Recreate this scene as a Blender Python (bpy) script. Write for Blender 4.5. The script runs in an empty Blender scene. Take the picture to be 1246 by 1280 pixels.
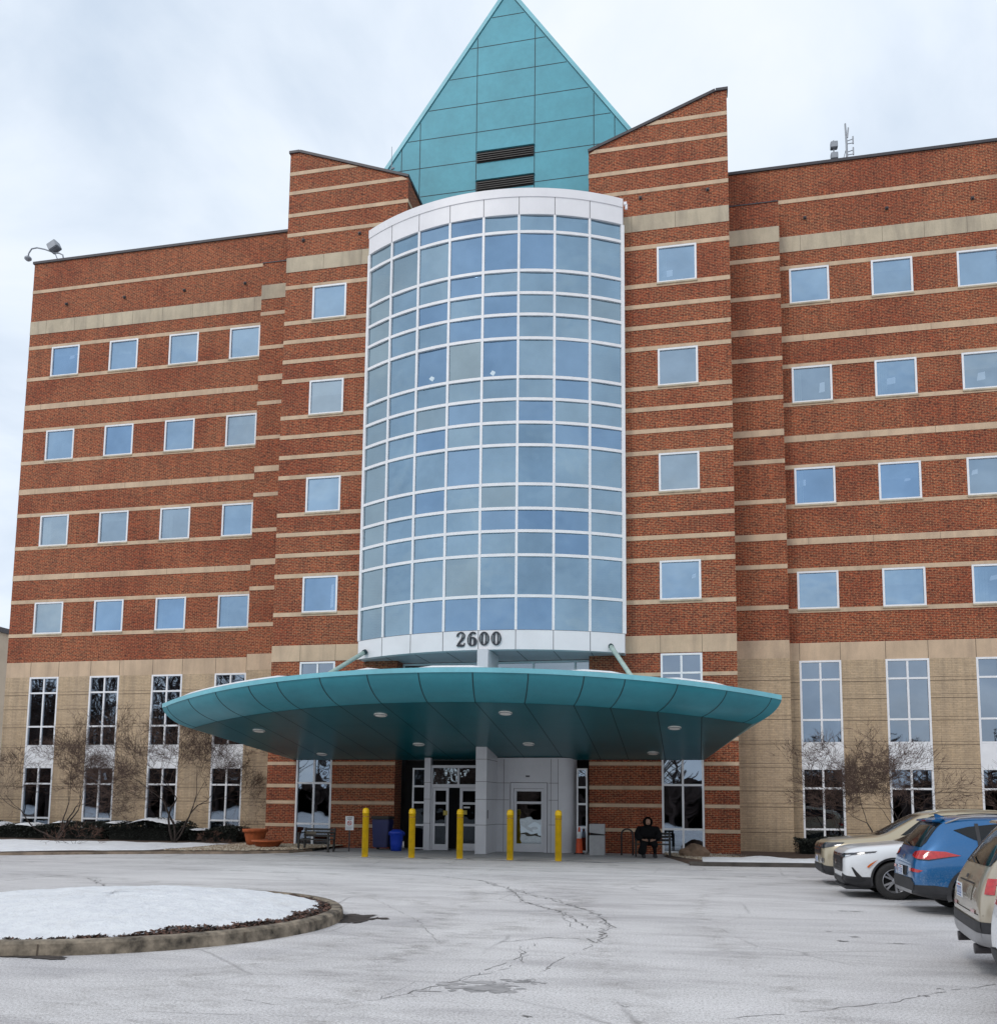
import bpy, bmesh, math, random
from mathutils import Vector, Matrix
from mathutils.bvhtree import BVHTree
random.seed(7)
S = bpy.context.scene
COL = S.collection
R = math.radians
# ------------------------------------------------------------------ camera
YAW, PITCH, ROLL, FPX, PYC, CAMH = -12.0514848, 6.36206121, 0.586186425, 1150.0, 877.77, 1.75
fw = Vector((math.sin(R(YAW)) * math.cos(R(PITCH)), math.cos(R(YAW)) * math.cos(R(PITCH)), math.sin(R(PITCH))))
rt = Vector((math.cos(R(YAW)), -math.sin(R(YAW)), 0))
up = rt.cross(fw)
r2 = rt * math.cos(R(ROLL)) + up * math.sin(R(ROLL))
u2 = -rt * math.sin(R(ROLL)) + up * math.cos(R(ROLL))
cam = bpy.data.objects.new('camera', bpy.data.cameras.new('camera'))
COL.objects.link(cam)
M = Matrix((r2, u2, -fw)).transposed().to_4x4()
M.translation = Vector((0, 0, CAMH))
cam.matrix_world = M
cam.data.sensor_fit = 'HORIZONTAL'
cam.data.sensor_width = 36
cam.data.lens = 36 * FPX / 1246
cam.data.shift_y = (PYC - 640) / 1246
cam.data.clip_end = 2000
S.camera = cam
# ------------------------------------------------------------------ world: overcast sky
W = bpy.data.worlds.new('World'); S.world = W; W.use_nodes = True
SUN_EL, SUN_AZ = 42, 205      # azimuth from +Y clockwise: behind the camera, a little to the left
nt = W.node_tree; N = nt.nodes; L = nt.links; N.clear()
def wn(t, **k):
    n = N.new(t)
    for a, b in k.items(): setattr(n, a, b)
    return n
sky = wn('ShaderNodeTexSky', sky_type='NISHITA', sun_disc=False, sun_elevation=R(SUN_EL), sun_rotation=R(SUN_AZ))
sky.dust_density = 2.0
tc = wn('ShaderNodeTexCoord')
sep = wn('ShaderNodeSeparateXYZ'); L.new(tc.outputs['Generated'], sep.inputs[0])
mx = wn('ShaderNodeMath', operation='MAXIMUM'); L.new(sep.outputs[2], mx.inputs[0]); mx.inputs[1].default_value = 0.0
ad = wn('ShaderNodeMath', operation='ADD'); L.new(mx.outputs[0], ad.inputs[0]); ad.inputs[1].default_value = 0.35
dx = wn('ShaderNodeMath', operation='DIVIDE'); L.new(sep.outputs[0], dx.inputs[0]); L.new(ad.outputs[0], dx.inputs[1])
dy = wn('ShaderNodeMath', operation='DIVIDE'); L.new(sep.outputs[1], dy.inputs[0]); L.new(ad.outputs[0], dy.inputs[1])
cb = wn('ShaderNodeCombineXYZ'); L.new(dx.outputs[0], cb.inputs[0]); L.new(dy.outputs[0], cb.inputs[1])
n1 = wn('ShaderNodeTexNoise'); n1.inputs['Scale'].default_value = 2.3; n1.inputs['Detail'].default_value = 7; n1.inputs['Roughness'].default_value = 0.52; n1.inputs['Distortion'].default_value = 0.35
L.new(cb.outputs[0], n1.inputs['Vector'])
cr = wn('ShaderNodeValToRGB')
e = cr.color_ramp.elements
e[0].position = 0.33; e[0].color = (5.7, 6.65, 7.9, 1)
e[1].position = 0.62; e[1].color = (9.0, 9.3, 9.7, 1)
m_ = cr.color_ramp.elements.new(0.47); m_.color = (7.5, 8.25, 9.2, 1)
L.new(n1.outputs[0], cr.inputs[0])
mixw = wn('ShaderNodeMixRGB'); mixw.inputs[0].default_value = 0.92
L.new(sky.outputs[0], mixw.inputs[1]); L.new(cr.outputs[0], mixw.inputs[2])
bg = wn('ShaderNodeBackground'); bg.inputs[1].default_value = 0.10
L.new(mixw.outputs[0], bg.inputs[0])
wo = wn('ShaderNodeOutputWorld'); L.new(bg.outputs[0], wo.inputs[0])
# ------------------------------------------------------------------ sun behind thin cloud
sl = bpy.data.lights.new('sun', 'SUN'); sl.energy = 0.75; sl.angle = R(14); sl.color = (1, 0.955, 0.9)
so = bpy.data.objects.new('sun', sl); COL.objects.link(so)
sd = Vector((math.sin(R(SUN_AZ)) * math.cos(R(SUN_EL)), math.cos(R(SUN_AZ)) * math.cos(R(SUN_EL)), math.sin(R(SUN_EL))))
so.rotation_euler = sd.to_track_quat('Z', 'Y').to_euler()
S.view_settings.view_transform = 'Standard'; S.view_settings.look = 'None'
S.view_settings.exposure = 0.24; S.view_settings.gamma = 1.0
S.render.engine = 'CYCLES'
S.cycles.max_bounces = 6; S.cycles.transparent_max_bounces = 6

# ------------------------------------------------------------------ materials
def newmat(name):
    m = bpy.data.materials.new(name); m.use_nodes = True
    return m, m.node_tree.nodes, m.node_tree.links, m.node_tree.nodes['Principled BSDF']
def noise(n, l, vec, scale, detail=4, rough=0.55, dist=0.0):
    t = n.new('ShaderNodeTexNoise'); t.inputs['Scale'].default_value = scale; t.inputs['Detail'].default_value = detail
    t.inputs['Roughness'].default_value = rough; t.inputs['Distortion'].default_value = dist
    if vec is not None: l.new(vec, t.inputs['Vector'])
    return t.outputs[0]
def ramp(n, l, src, stops):
    t = n.new('ShaderNodeValToRGB'); e = t.color_ramp.elements
    while len(e) < len(stops): e.new(0.5)
    for el, (p, c) in zip(e, stops):
        el.position = p; el.color = (*c, 1) if len(c) == 3 else c
    l.new(src, t.inputs[0]); return t.outputs[0]
def mix(n, l, f, a, b, mode='MIX'):
    t = n.new('ShaderNodeMixRGB'); t.blend_type = mode
    for i, v in ((0, f), (1, a), (2, b)):
        if hasattr(v, 'links') or hasattr(v, 'is_linked'): l.new(v, t.inputs[i])
        elif i == 0: t.inputs[0].default_value = v
        else: t.inputs[i].default_value = (*v, 1)
    return t.outputs[0]
def bump(n, l, src, bsdf, strength=0.3, dist=0.02):
    b = n.new('ShaderNodeBump'); b.inputs['Strength'].default_value = strength; b.inputs['Distance'].default_value = dist
    l.new(src, b.inputs['Height']); l.new(b.outputs[0], bsdf.inputs['Normal'])
def simple(name, col, rough=0.5, metal=0.0, var=0.12, vscale=3.0, bumps=0.0, bscale=40, coat=0.0):
    m, n, l, b = newmat(name)
    tc = n.new('ShaderNodeTexCoord').outputs['Object']
    f = noise(n, l, tc, vscale, 5, 0.6)
    lo = tuple(c * (1 - var) for c in col); hi = tuple(min(1, c * (1 + var)) for c in col)
    l.new(ramp(n, l, f, [(0.3, lo), (0.7, hi)]), b.inputs['Base Color'])
    b.inputs['Roughness'].default_value = rough; b.inputs['Metallic'].default_value = metal
    if coat: b.inputs['Coat Weight'].default_value = coat; b.inputs['Coat Roughness'].default_value = 0.04
    if bumps: bump(n, l, noise(n, l, tc, bscale, 3), b, bumps, 0.01)
    return m
def wallvec(n, l):
    tc = n.new('ShaderNodeTexCoord').outputs['Object']
    s = n.new('ShaderNodeSeparateXYZ'); l.new(tc, s.inputs[0])
    a = n.new('ShaderNodeMath'); a.operation = 'ADD'; l.new(s.outputs[0], a.inputs[0]); l.new(s.outputs[1], a.inputs[1])
    c = n.new('ShaderNodeCombineXYZ'); l.new(a.outputs[0], c.inputs[0]); l.new(s.outputs[2], c.inputs[1])
    return c.outputs[0], tc
def brickmat(name, c1, c2, mortar, bw, rh, ms, blotch, bl_col, cvar):
    m, n, l, b = newmat(name)
    v, tc = wallvec(n, l)
    t = n.new('ShaderNodeTexBrick'); l.new(v, t.inputs['Vector'])
    t.inputs['Scale'].default_value = 1.0; t.inputs['Brick Width'].default_value = bw; t.inputs['Row Height'].default_value = rh
    t.inputs['Mortar Size'].default_value = ms; t.inputs['Mortar Smooth'].default_value = 0.1; t.inputs['Bias'].default_value = -0.1
    t.inputs['Color1'].default_value = (*c1, 1); t.inputs['Color2'].default_value = (*c2, 1); t.inputs['Mortar'].default_value = (*mortar, 1)
    col = t.outputs['Color']
    # single bricks darker / more orange
    fine = noise(n, l, v, 11.0, 2, 0.7)
    col = mix(n, l, cvar, col, ramp(n, l, fine, [(0.32, (0.35, 0.3, 0.3)), (0.5, (1, 1, 1)), (0.68, (1.45, 1.3, 1.1))]), 'MULTIPLY')
    big = noise(n, l, tc, 0.33, 5, 0.6, 0.4)
    col = mix(n, l, ramp(n, l, big, [(0.45, (0, 0, 0)), (0.62, (blotch,) * 3)]), col, mix(n, l, 1.0, col, bl_col, 'MULTIPLY'))
    # faint run-off streaks
    mp = n.new('ShaderNodeMapping'); mp.inputs['Scale'].default_value = (2.2, 0.12, 1); l.new(v, mp.inputs[0])
    st = noise(n, l, mp.outputs[0], 1.6, 4, 0.6)
    col = mix(n, l, 1.0, col, ramp(n, l, st, [(0.35, (0.84, 0.84, 0.86)), (0.6, (1.04, 1.03, 1.02))]), 'MULTIPLY')
    l.new(col, b.inputs['Base Color']); b.inputs['Roughness'].default_value = 0.85
    inv = n.new('ShaderNodeMath'); inv.operation = 'SUBTRACT'; inv.inputs[0].default_value = 1; l.new(t.outputs['Fac'], inv.inputs[1])
    bump(n, l, inv.outputs[0], b, 0.5, 0.006)
    return m
MT = {}
MT['brick'] = brickmat('red_brick', (0.310, 0.056, 0.018), (0.145, 0.028, 0.012), (0.43, 0.25, 0.135), 0.203, 0.0665, 0.0085, 0.85, (0.78, 0.62, 0.60), 0.95)
MT['block'] = brickmat('tan_block', (0.54, 0.41, 0.275), (0.47, 0.355, 0.235), (0.36, 0.265, 0.17), 0.30, 0.0665, 0.006, 0.5, (0.86, 0.84, 0.80), 0.22)
def limestone(name, col, dirt=0.35):
    m, n, l, b = newmat(name)
    v, tc = wallvec(n, l)
    mp = n.new('ShaderNodeMapping'); mp.inputs['Scale'].default_value = (0.8, 0.12, 1); l.new(v, mp.inputs[0])
    st = noise(n, l, mp.outputs[0], 2.5, 6, 0.65, 0.6)
    bl = noise(n, l, tc, 0.9, 5, 0.6)
    c = ramp(n, l, bl, [(0.35, tuple(x * 0.88 for x in col)), (0.65, tuple(x * 1.07 for x in col))])
    c = mix(n, l, 1.0, c, ramp(n, l, st, [(0.34, (1 - dirt, 1 - dirt, 1 - dirt * 0.9)), (0.56, (1, 1, 1))]), 'MULTIPLY')
    c = mix(n, l, 0.35, c, ramp(n, l, noise(n, l, tc, 30, 2), [(0.3, (0.8, 0.8, 0.8)), (0.7, (1.15, 1.15, 1.15))]), 'MULTIPLY')
    l.new(c, b.inputs['Base Color']); b.inputs['Roughness'].default_value = 0.8
    return m
MT['stone'] = limestone('limestone', (0.60, 0.44, 0.30), 0.18)
MT['stone_weathered'] = limestone('weathered_limestone', (0.52, 0.44, 0.32), 0.24)
MT['joint'] = simple('dark_joint', (0.10, 0.075, 0.055), 0.9)
MT['coping'] = simple('dark_coping_metal', (0.06, 0.055, 0.06), 0.5, 0.3)
MT['frame'] = simple('white_window_frame', (0.80, 0.80, 0.82), 0.4, 0, 0.05)
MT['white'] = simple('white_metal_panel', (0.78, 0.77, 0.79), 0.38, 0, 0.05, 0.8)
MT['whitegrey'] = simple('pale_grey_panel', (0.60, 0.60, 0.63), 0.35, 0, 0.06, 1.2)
MT['soffit_grey'] = simple('grey_soffit_panel', (0.50, 0.48, 0.52), 0.35, 0, 0.06)
MT['greyjoint'] = simple('grey_joint', (0.12, 0.11, 0.12), 0.7)
MT['blind'] = simple('pale_blind', (0.62, 0.60, 0.56), 0.8)
MT['black'] = simple('black_void', (0.012, 0.012, 0.013), 0.8)
MT['dark_interior'] = simple('dark_interior', (0.05, 0.055, 0.06), 0.9, 0, 0.5, 0.6)
def glassmat(name, tint, trans, wav=0.02, wscale=0.8, tintvar=0.12):
    m, n, l, b = newmat(name)
    n.remove(b); out = [x for x in n if x.type == 'OUTPUT_MATERIAL'][0]
    tc = n.new('ShaderNodeTexCoord').outputs['Object']
    g = n.new('ShaderNodeBsdfGlossy'); g.inputs['Roughness'].default_value = 0.012
    vn = noise(n, l, tc, 0.45, 4, 0.6)
    l.new(ramp(n, l, vn, [(0.32, tuple(c * (1 - tintvar) for c in tint)), (0.68, tuple(c * (1 + tintvar) for c in tint))]), g.inputs['Color'])
    bp = n.new('ShaderNodeBump'); bp.inputs['Strength'].default_value = wav; bp.inputs['Distance'].default_value = 0.4
    l.new(noise(n, l, tc, wscale, 2), bp.inputs['Height']); l.new(bp.outputs[0], g.inputs['Normal'])
    t = n.new('ShaderNodeBsdfTransparent'); t.inputs[0].default_value = (0.55, 0.63, 0.68, 1)
    ms = n.new('ShaderNodeMixShader'); ms.inputs[0].default_value = trans
    l.new(g.outputs[0], ms.inputs[1]); l.new(t.outputs[0], ms.inputs[2])
    l.new(ms.outputs[0], out.inputs[0])
    return m
MT['glass'] = glassmat('blue_window_glass', (0.33, 0.47, 0.62), 0.24, 0.03, 0.9, 0.12)
MT['glass2'] = glassmat('paler_window_glass', (0.40, 0.51, 0.61), 0.3, 0.03, 0.7, 0.12)
MT['glass3'] = glassmat('deep_window_glass', (0.28, 0.43, 0.62), 0.24, 0.03, 0.7, 0.12)
MT['bayglass'] = glassmat('curtain_wall_glass', (0.30, 0.435, 0.55), 0.24, 0.05, 0.7, 0.12)
MT['lowglass'] = glassmat('ground_floor_glass', (0.32, 0.39, 0.48), 0.30, 0.02, 0.5, 0.1)
MT['darkdoor'] = glassmat('dark_door_glass', (0.05, 0.06, 0.07), 0.5, 0.02, 1.0, 0.1)
def teal(name, rough, metal, col, dirt=0.12, spec=0.5):
    m, n, l, b = newmat(name)
    tc = n.new('ShaderNodeTexCoord').outputs['Object']
    f = noise(n, l, tc, 0.7, 6, 0.65)
    c = ramp(n, l, f, [(0.3, tuple(x * (1 - dirt) for x in col)), (0.7, tuple(x * (1 + dirt) for x in col))])
    c = mix(n, l, 0.5, c, ramp(n, l, noise(n, l, tc, 6, 5), [(0.35, (0.9, 0.93, 0.94)), (0.65, (1.05, 1.04, 1.03))]), 'MULTIPLY')
    l.new(c, b.inputs['Base Color']); b.inputs['Roughness'].default_value = rough; b.inputs['Metallic'].default_value = metal
    b.inputs['Specular IOR Level'].default_value = spec
    bump(n, l, noise(n, l, tc, 1.3, 2), b, 0.03, 0.1)
    return m
MT['teal'] = teal('teal_painted_metal', 0.30, 0.05, (0.028, 0.22, 0.275))
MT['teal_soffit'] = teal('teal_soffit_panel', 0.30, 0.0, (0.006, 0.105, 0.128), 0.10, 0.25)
MT['teal_gable'] = teal('weathered_teal_cladding', 0.5, 0.0, (0.07, 0.33, 0.415), 0.12)
MT['teal_edge'] = teal('pale_teal_flashing', 0.4, 0.0, (0.17, 0.47, 0.55), 0.12)
MT['tealjoint'] = simple('teal_joint', (0.006, 0.035, 0.045), 0.6)
MT['louver'] = simple('black_louver', (0.03, 0.028, 0.026), 0.6)
def snowmat():
    m, n, l, b = newmat('old_snow')
    tc = n.new('ShaderNodeTexCoord').outputs['Object']
    c = ramp(n, l, noise(n, l, tc, 4, 6, 0.65), [(0.3, (0.72, 0.74, 0.78)), (0.6, (0.84, 0.86, 0.88))])
    c = mix(n, l, ramp(n, l, noise(n, l, tc, 26, 4, 0.8), [(0.60, (0, 0, 0)), (0.74, (0.6,) * 3)]), c, (0.42, 0.38, 0.33))
    c = mix(n, l, ramp(n, l, noise(n, l, tc, 1.1, 6, 0.7), [(0.55, (0, 0, 0)), (0.75, (0.35,) * 3)]), c, (0.55, 0.52, 0.48))
    l.new(c, b.inputs['Base Color']); b.inputs['Roughness'].default_value = 0.75
    bump(n, l, noise(n, l, tc, 9, 6, 0.7), b, 1.0, 0.05)
    return m
MT['snow'] = snowmat()
MT['pipe'] = simple('weathered_green_pipe', (0.42, 0.55, 0.50), 0.5, 0, 0.15, 6)
MT['lamp_disc'] = simple('lamp_diffuser', (0.75, 0.73, 0.68), 0.3)
MT['digit'] = simple('black_digit', (0.02, 0.025, 0.035), 0.4)
MT['digit_line'] = simple('grey_digit_line', (0.45, 0.5, 0.52), 0.4)
MT['yellow'] = simple('yellow_bollard_paint', (0.80, 0.50, 0.0), 0.5, 0, 0.16, 5)
MT['blue_bin'] = simple('blue_plastic', (0.01, 0.05, 0.45), 0.4)
MT['navy_bin'] = simple('navy_plastic', (0.012, 0.018, 0.10), 0.45)
MT['terracotta'] = simple('terracotta', (0.42, 0.10, 0.03), 0.75, 0, 0.2, 8, 0.2, 30)
MT['bench'] = simple('black_bench_slats', (0.02, 0.018, 0.016), 0.6)
MT['benchpale'] = simple('worn_bench_board', (0.10, 0.085, 0.06), 0.7)
MT['concrete'] = simple('concrete', (0.40, 0.38, 0.36), 0.85, 0, 0.2, 2.5, 0.3, 60)
MT['receptacle'] = simple('pale_concrete_receptacle', (0.36, 0.36, 0.37), 0.7, 0, 0.1, 6)
MT['sign_white'] = simple('white_sign_plate', (0.75, 0.75, 0.76), 0.5)
MT['red'] = simple('red_sign_paint', (0.5, 0.03, 0.02), 0.5)
MT['cone'] = simple('orange_cone', (0.75, 0.09, 0.02), 0.5)
MT['soil'] = simple('mulch', (0.08, 0.05, 0.035), 0.95, 0, 0.4, 12, 1.0, 25)
MT['bark'] = simple('grey_brown_bark', (0.045, 0.033, 0.028), 0.9, 0, 0.3, 8)
MT['twig'] = simple('brown_twig', (0.075, 0.045, 0.035), 0.9, 0, 0.3, 3)
MT['redtwig'] = simple('reddish_twig', (0.11, 0.055, 0.038), 0.9, 0, 0.3, 3)
MT['evergreen'] = simple('dark_evergreen', (0.010, 0.014, 0.009), 0.8, 0, 0.6, 5)
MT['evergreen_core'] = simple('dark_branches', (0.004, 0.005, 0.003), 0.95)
MT['boulder'] = simple('brown_boulder', (0.20, 0.13, 0.085), 0.9, 0, 0.3, 4, 0.8, 8)
MT['jacket'] = simple('black_jacket', (0.006, 0.006, 0.007), 0.95, 0, 0.3, 12, 0.3, 20)
MT['jacket'].node_tree.nodes['Principled BSDF'].inputs['Specular IOR Level'].default_value = 0.15
MT['trouser'] = simple('navy_trousers', (0.012, 0.015, 0.035), 0.8)
MT['skin'] = simple('skin', (0.30, 0.17, 0.12), 0.6)
MT['hair'] = simple('dark_hair', (0.015, 0.01, 0.008), 0.7)
MT['tyre'] = simple('tyre_rubber', (0.022, 0.021, 0.021), 0.8, 0, 0.3, 9, 0.3, 60)
MT['tyre_salt'] = simple('salty_tyre_edge', (0.22, 0.20, 0.18), 0.85)
MT['rim'] = simple('alloy_rim', (0.50, 0.50, 0.52), 0.3, 0.8)
MT['rim_dark'] = simple('dark_wheel_well', (0.01, 0.01, 0.01), 0.8)
MT['cladding'] = simple('black_cladding', (0.025, 0.025, 0.028), 0.6, 0, 0.25, 8)
MT['carglass'] = simple('car_glass', (0.008, 0.010, 0.012), 0.06, 0, 0.1, 1, 0, 1, 0.0)
MT['carglass'].node_tree.nodes['Principled BSDF'].inputs['Specular IOR Level'].default_value = 0.35
MT['taillight'] = simple('red_lens', (0.45, 0.008, 0.010), 0.15, 0, 0.3, 18, 0, 1, 1.0)
MT['headlight'] = simple('headlight_lens', (0.03, 0.03, 0.035), 0.12, 0.0, 0.4, 20, 0, 1, 1.0)
MT['chrome'] = simple('chrome', (0.75, 0.75, 0.77), 0.12, 1.0, 0.03)
MT['silver'] = simple('silver_plastic', (0.33, 0.33, 0.34), 0.4, 0.4)
MT['amber'] = simple('amber_marker', (0.6, 0.13, 0.01), 0.3)
MT['plate'] = simple('licence_plate_face', (0.62, 0.66, 0.72), 0.4)
MT['plateblue'] = simple('licence_plate_print', (0.10, 0.16, 0.35), 0.5)
MT['grille'] = simple('black_grille', (0.010, 0.010, 0.012), 0.35)
MT['metalgrey'] = simple('galvanised_grey', (0.28, 0.30, 0.33), 0.5, 0.4)
def carpaint(name, col, metal=0.4, dirt=(0.45, 0.42, 0.38), amount=0.5):
    m, n, l, b = newmat(name)
    tc = n.new('ShaderNodeTexCoord').outputs['Object']
    s = n.new('ShaderNodeSeparateXYZ'); l.new(tc, s.inputs[0])
    low = ramp(n, l, s.outputs[2], [(0.25, (1, 1, 1)), (0.85, (0.05, 0.05, 0.05))])
    sp = ramp(n, l, noise(n, l, tc, 45, 3, 0.7), [(0.48, (0, 0, 0)), (0.72, (amount,) * 3)])
    sm = ramp(n, l, noise(n, l, tc, 3, 4, 0.6), [(0.35, (0, 0, 0)), (0.8, (amount * 0.6,) * 3)])
    f = mix(n, l, 1.0, mix(n, l, 1.0, sp, sm, 'ADD'), low, 'MULTIPLY')
    l.new(mix(n, l, f, col, dirt), b.inputs['Base Color'])
    b.inputs['Metallic'].default_value = metal; b.inputs['Roughness'].default_value = 0.28
    b.inputs['Coat Weight'].default_value = 0.8; b.inputs['Coat Roughness'].default_value = 0.06
    return m
MT['paint_white'] = carpaint('white_car_paint', (0.72, 0.74, 0.76), 0.0, (0.35, 0.32, 0.28), 0.35)
MT['paint_blue'] = carpaint('blue_car_paint', (0.001, 0.105, 0.29), 0.3, (0.35, 0.40, 0.45), 0.65)
MT['paint_tan'] = carpaint('beige_car_paint', (0.42, 0.36, 0.25), 0.3)
MT['paint_tan2'] = carpaint('champagne_car_paint', (0.40, 0.35, 0.27), 0.3)

# ground: salt-bleached asphalt
def asphalt():
    m, n, l, b = newmat('salted_asphalt')
    tc = n.new('ShaderNodeTexCoord').outputs['Object']
    big = noise(n, l, tc, 0.16, 7, 0.62, 0.6)
    c = ramp(n, l, big, [(0.30, (0.40, 0.39, 0.40)), (0.44, (0.55, 0.535, 0.53)), (0.62, (0.65, 0.635, 0.625))])
    mp = n.new('ShaderNodeMapping'); mp.inputs['Scale'].default_value = (0.25, 1.1, 1); mp.inputs['Rotation'].default_value = (0, 0, R(8)); l.new(tc, mp.inputs[0])
    st = noise(n, l, mp.outputs[0], 1.3, 6, 0.66, 0.8)
    c = mix(n, l, 0.75, c, ramp(n, l, st, [(0.33, (0.72, 0.71, 0.72)), (0.5, (1, 1, 1)), (0.7, (1.14, 1.14, 1.15))]), 'MULTIPLY')
    fine = noise(n, l, tc, 38, 3, 0.75)
    c = mix(n, l, 0.85, c, ramp(n, l, fine, [(0.34, (0.50, 0.49, 0.49)), (0.48, (1, 1, 1)), (0.66, (1.25, 1.26, 1.28))]), 'MULTIPLY')
    grit = noise(n, l, tc, 110, 2, 0.8)
    c = mix(n, l, 0.8, c, ramp(n, l, grit, [(0.38, (0.45, 0.44, 0.43)), (0.47, (1, 1, 1)), (0.7, (1.2, 1.2, 1.22))]), 'MULTIPLY')
    # hairline crack network, partly broken up
    nd = n.new('ShaderNodeTexNoise'); nd.inputs['Scale'].default_value = 1.2; nd.inputs['Detail'].default_value = 5; l.new(tc, nd.inputs['Vector'])
    av = mix(n, l, 0.12, tc, nd.outputs['Color'], 'ADD')
    vo = n.new('ShaderNodeTexVoronoi'); vo.feature = 'DISTANCE_TO_EDGE'; vo.inputs['Scale'].default_value = 0.42; l.new(av, vo.inputs['Vector'])
    ck = ramp(n, l, vo.outputs[0], [(0.0, (1, 1, 1)), (0.012, (0, 0, 0))])
    gate = ramp(n, l, noise(n, l, tc, 0.23, 3), [(0.48, (0, 0, 0)), (0.58, (0.55,) * 3)])
    c = mix(n, l, mix(n, l, 1.0, ck, gate, 'MULTIPLY'), c, (0.20, 0.19, 0.19))
    # damp dark patches where salt has gone
    dp = ramp(n, l, noise(n, l, mp.outputs[0], 3.1, 4, 0.6), [(0.70, (0, 0, 0)), (0.76, (0.8,) * 3)])
    c = mix(n, l, dp, c, (0.17, 0.165, 0.165))
    l.new(c, b.inputs['Base Color']); b.inputs['Roughness'].default_value = 0.82
    bump(n, l, fine, b, 0.5, 0.01)
    return m
MT['asphalt'] = asphalt()
MT['crack'] = simple('open_crack', (0.20, 0.195, 0.19), 0.9, 0, 0.5, 5)
MT['patch'] = simple('worn_patch', (0.33, 0.32, 0.32), 0.85, 0, 0.35, 5, 0.3, 30)
MT['wet'] = simple('dark_debris', (0.05, 0.04, 0.035), 0.9, 0, 0.5, 9, 1, 20)

# ------------------------------------------------------------------ mesh builder
class MB:
    def __init__(s): s.v = []; s.f = []; s.m = []
    def face(s, pts, mi=0):
        i = len(s.v); s.v += [tuple(p) for p in pts]; s.f.append(tuple(range(i, i + len(pts)))); s.m.append(mi); return s
    def box(s, x0, x1, y0, y1, z0, z1, mi=0):
        if x1 < x0: x0, x1 = x1, x0
        i = len(s.v)
        s.v += [(x, y, z) for z in (z0, z1) for y in (y0, y1) for x in (x0, x1)]
        for q in ((0, 2, 3, 1), (4, 5, 7, 6), (0, 1, 5, 4), (1, 3, 7, 5), (3, 2, 6, 7), (2, 0, 4, 6)):
            s.f.append(tuple(i + a for a in q)); s.m.append(mi)
        return s
    def prism(s, poly, y0, y1, mi=0, axis='y'):
        n = len(poly); i = len(s.v)
        def P(a, b, t): return (a, t, b) if axis == 'y' else ((t, a, b) if axis == 'x' else (a, b, t))
        s.v += [P(a, b, y0) for a, b in poly] + [P(a, b, y1) for a, b in poly]
        s.f.append(tuple(range(i, i + n))); s.f.append(tuple(reversed(range(i + n, i + 2 * n)))); s.m += [mi, mi]
        for k in range(n):
            s.f.append((i + k, i + n + k, i + n + (k + 1) % n, i + (k + 1) % n)); s.m.append(mi)
        return s
    def tube(s, pts, rad, sides=8, mi=0, caps=True):
        pts = [Vector(p) for p in pts]; rad = rad if isinstance(rad, (list, tuple)) else [rad] * len(pts)
        base = len(s.v); prev = None
        for k, p in enumerate(pts):
            d = (pts[min(k + 1, len(pts) - 1)] - pts[max(k - 1, 0)]).normalized()
            if prev is None:
                a = d.orthogonal().normalized()
            else:
                a = (prev - d * prev.dot(d)); a = a.normalized() if a.length > 1e-6 else d.orthogonal().normalized()
            prev = a; b = d.cross(a)
            for j in range(sides):
                t = 2 * math.pi * j / sides
                s.v.append(tuple(p + (a * math.cos(t) + b * math.sin(t)) * rad[k]))
        for k in range(len(pts) - 1):
            for j in range(sides):
                s.f.append((base + k * sides + j, base + k * sides + (j + 1) % sides, base + (k + 1) * sides + (j + 1) % sides, base + (k + 1) * sides + j)); s.m.append(mi)
        if caps:
            s.f.append(tuple(base + j for j in reversed(range(sides)))); s.m.append(mi)
            e = base + (len(pts) - 1) * sides
            s.f.append(tuple(e + j for j in range(sides))); s.m.append(mi)
        return s
    def lathe(s, prof, cx=0, cy=0, z=0, sides=24, mi=0, mis=None):
        base = len(s.v)
        for r_, h in prof:
            for j in range(sides):
                t = 2 * math.pi * j / sides; s.v.append((cx + r_ * math.cos(t), cy + r_ * math.sin(t), z + h))
        for k in range(len(prof) - 1):
            for j in range(sides):
                s.f.append((base + k * sides + j, base + k * sides + (j + 1) % sides, base + (k + 1) * sides + (j + 1) % sides, base + (k + 1) * sides + j)); s.m.append(mis[k] if mis else mi)
        return s
    def obj(s, name, mats, parent=None, smooth=False, loc=None):
        me = bpy.data.meshes.new(name); me.from_pydata(s.v, [], s.f)
        mats = mats if isinstance(mats, (list, tuple)) else [mats]
        for m in mats: me.materials.append(MT[m] if isinstance(m, str) else m)
        for p, mi in zip(me.polygons, s.m): p.material_index = mi; p.use_smooth = smooth
        me.update()
        o = bpy.data.objects.new(name, me); COL.objects.link(o)
        if parent: o.parent = parent
        if loc: o.location = loc
        return o
def fixn(o):
    bm = bmesh.new(); bm.from_mesh(o.data); bmesh.ops.remove_doubles(bm, verts=bm.verts, dist=1e-5)
    bmesh.ops.recalc_face_normals(bm, faces=bm.faces); bm.to_mesh(o.data); bm.free(); return o
def bevel(o, w=0.01, seg=2):
    bm = bmesh.new(); bm.from_mesh(o.data); bmesh.ops.remove_doubles(bm, verts=bm.verts, dist=1e-5)
    es = [e for e in bm.edges if len(e.link_faces) == 2 and e.calc_face_angle(0) > 0.5]
    bmesh.ops.bevel(bm, geom=es, offset=w, segments=seg, affect='EDGES', clamp_overlap=True)
    bm.to_mesh(o.data); bm.free(); return o
def tag(o, label=None, cat=None, group=None, kind=None):
    if label: o['label'] = label
    if cat: o['category'] = cat
    if group: o['group'] = group
    if kind: o['kind'] = kind
    return o
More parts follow.
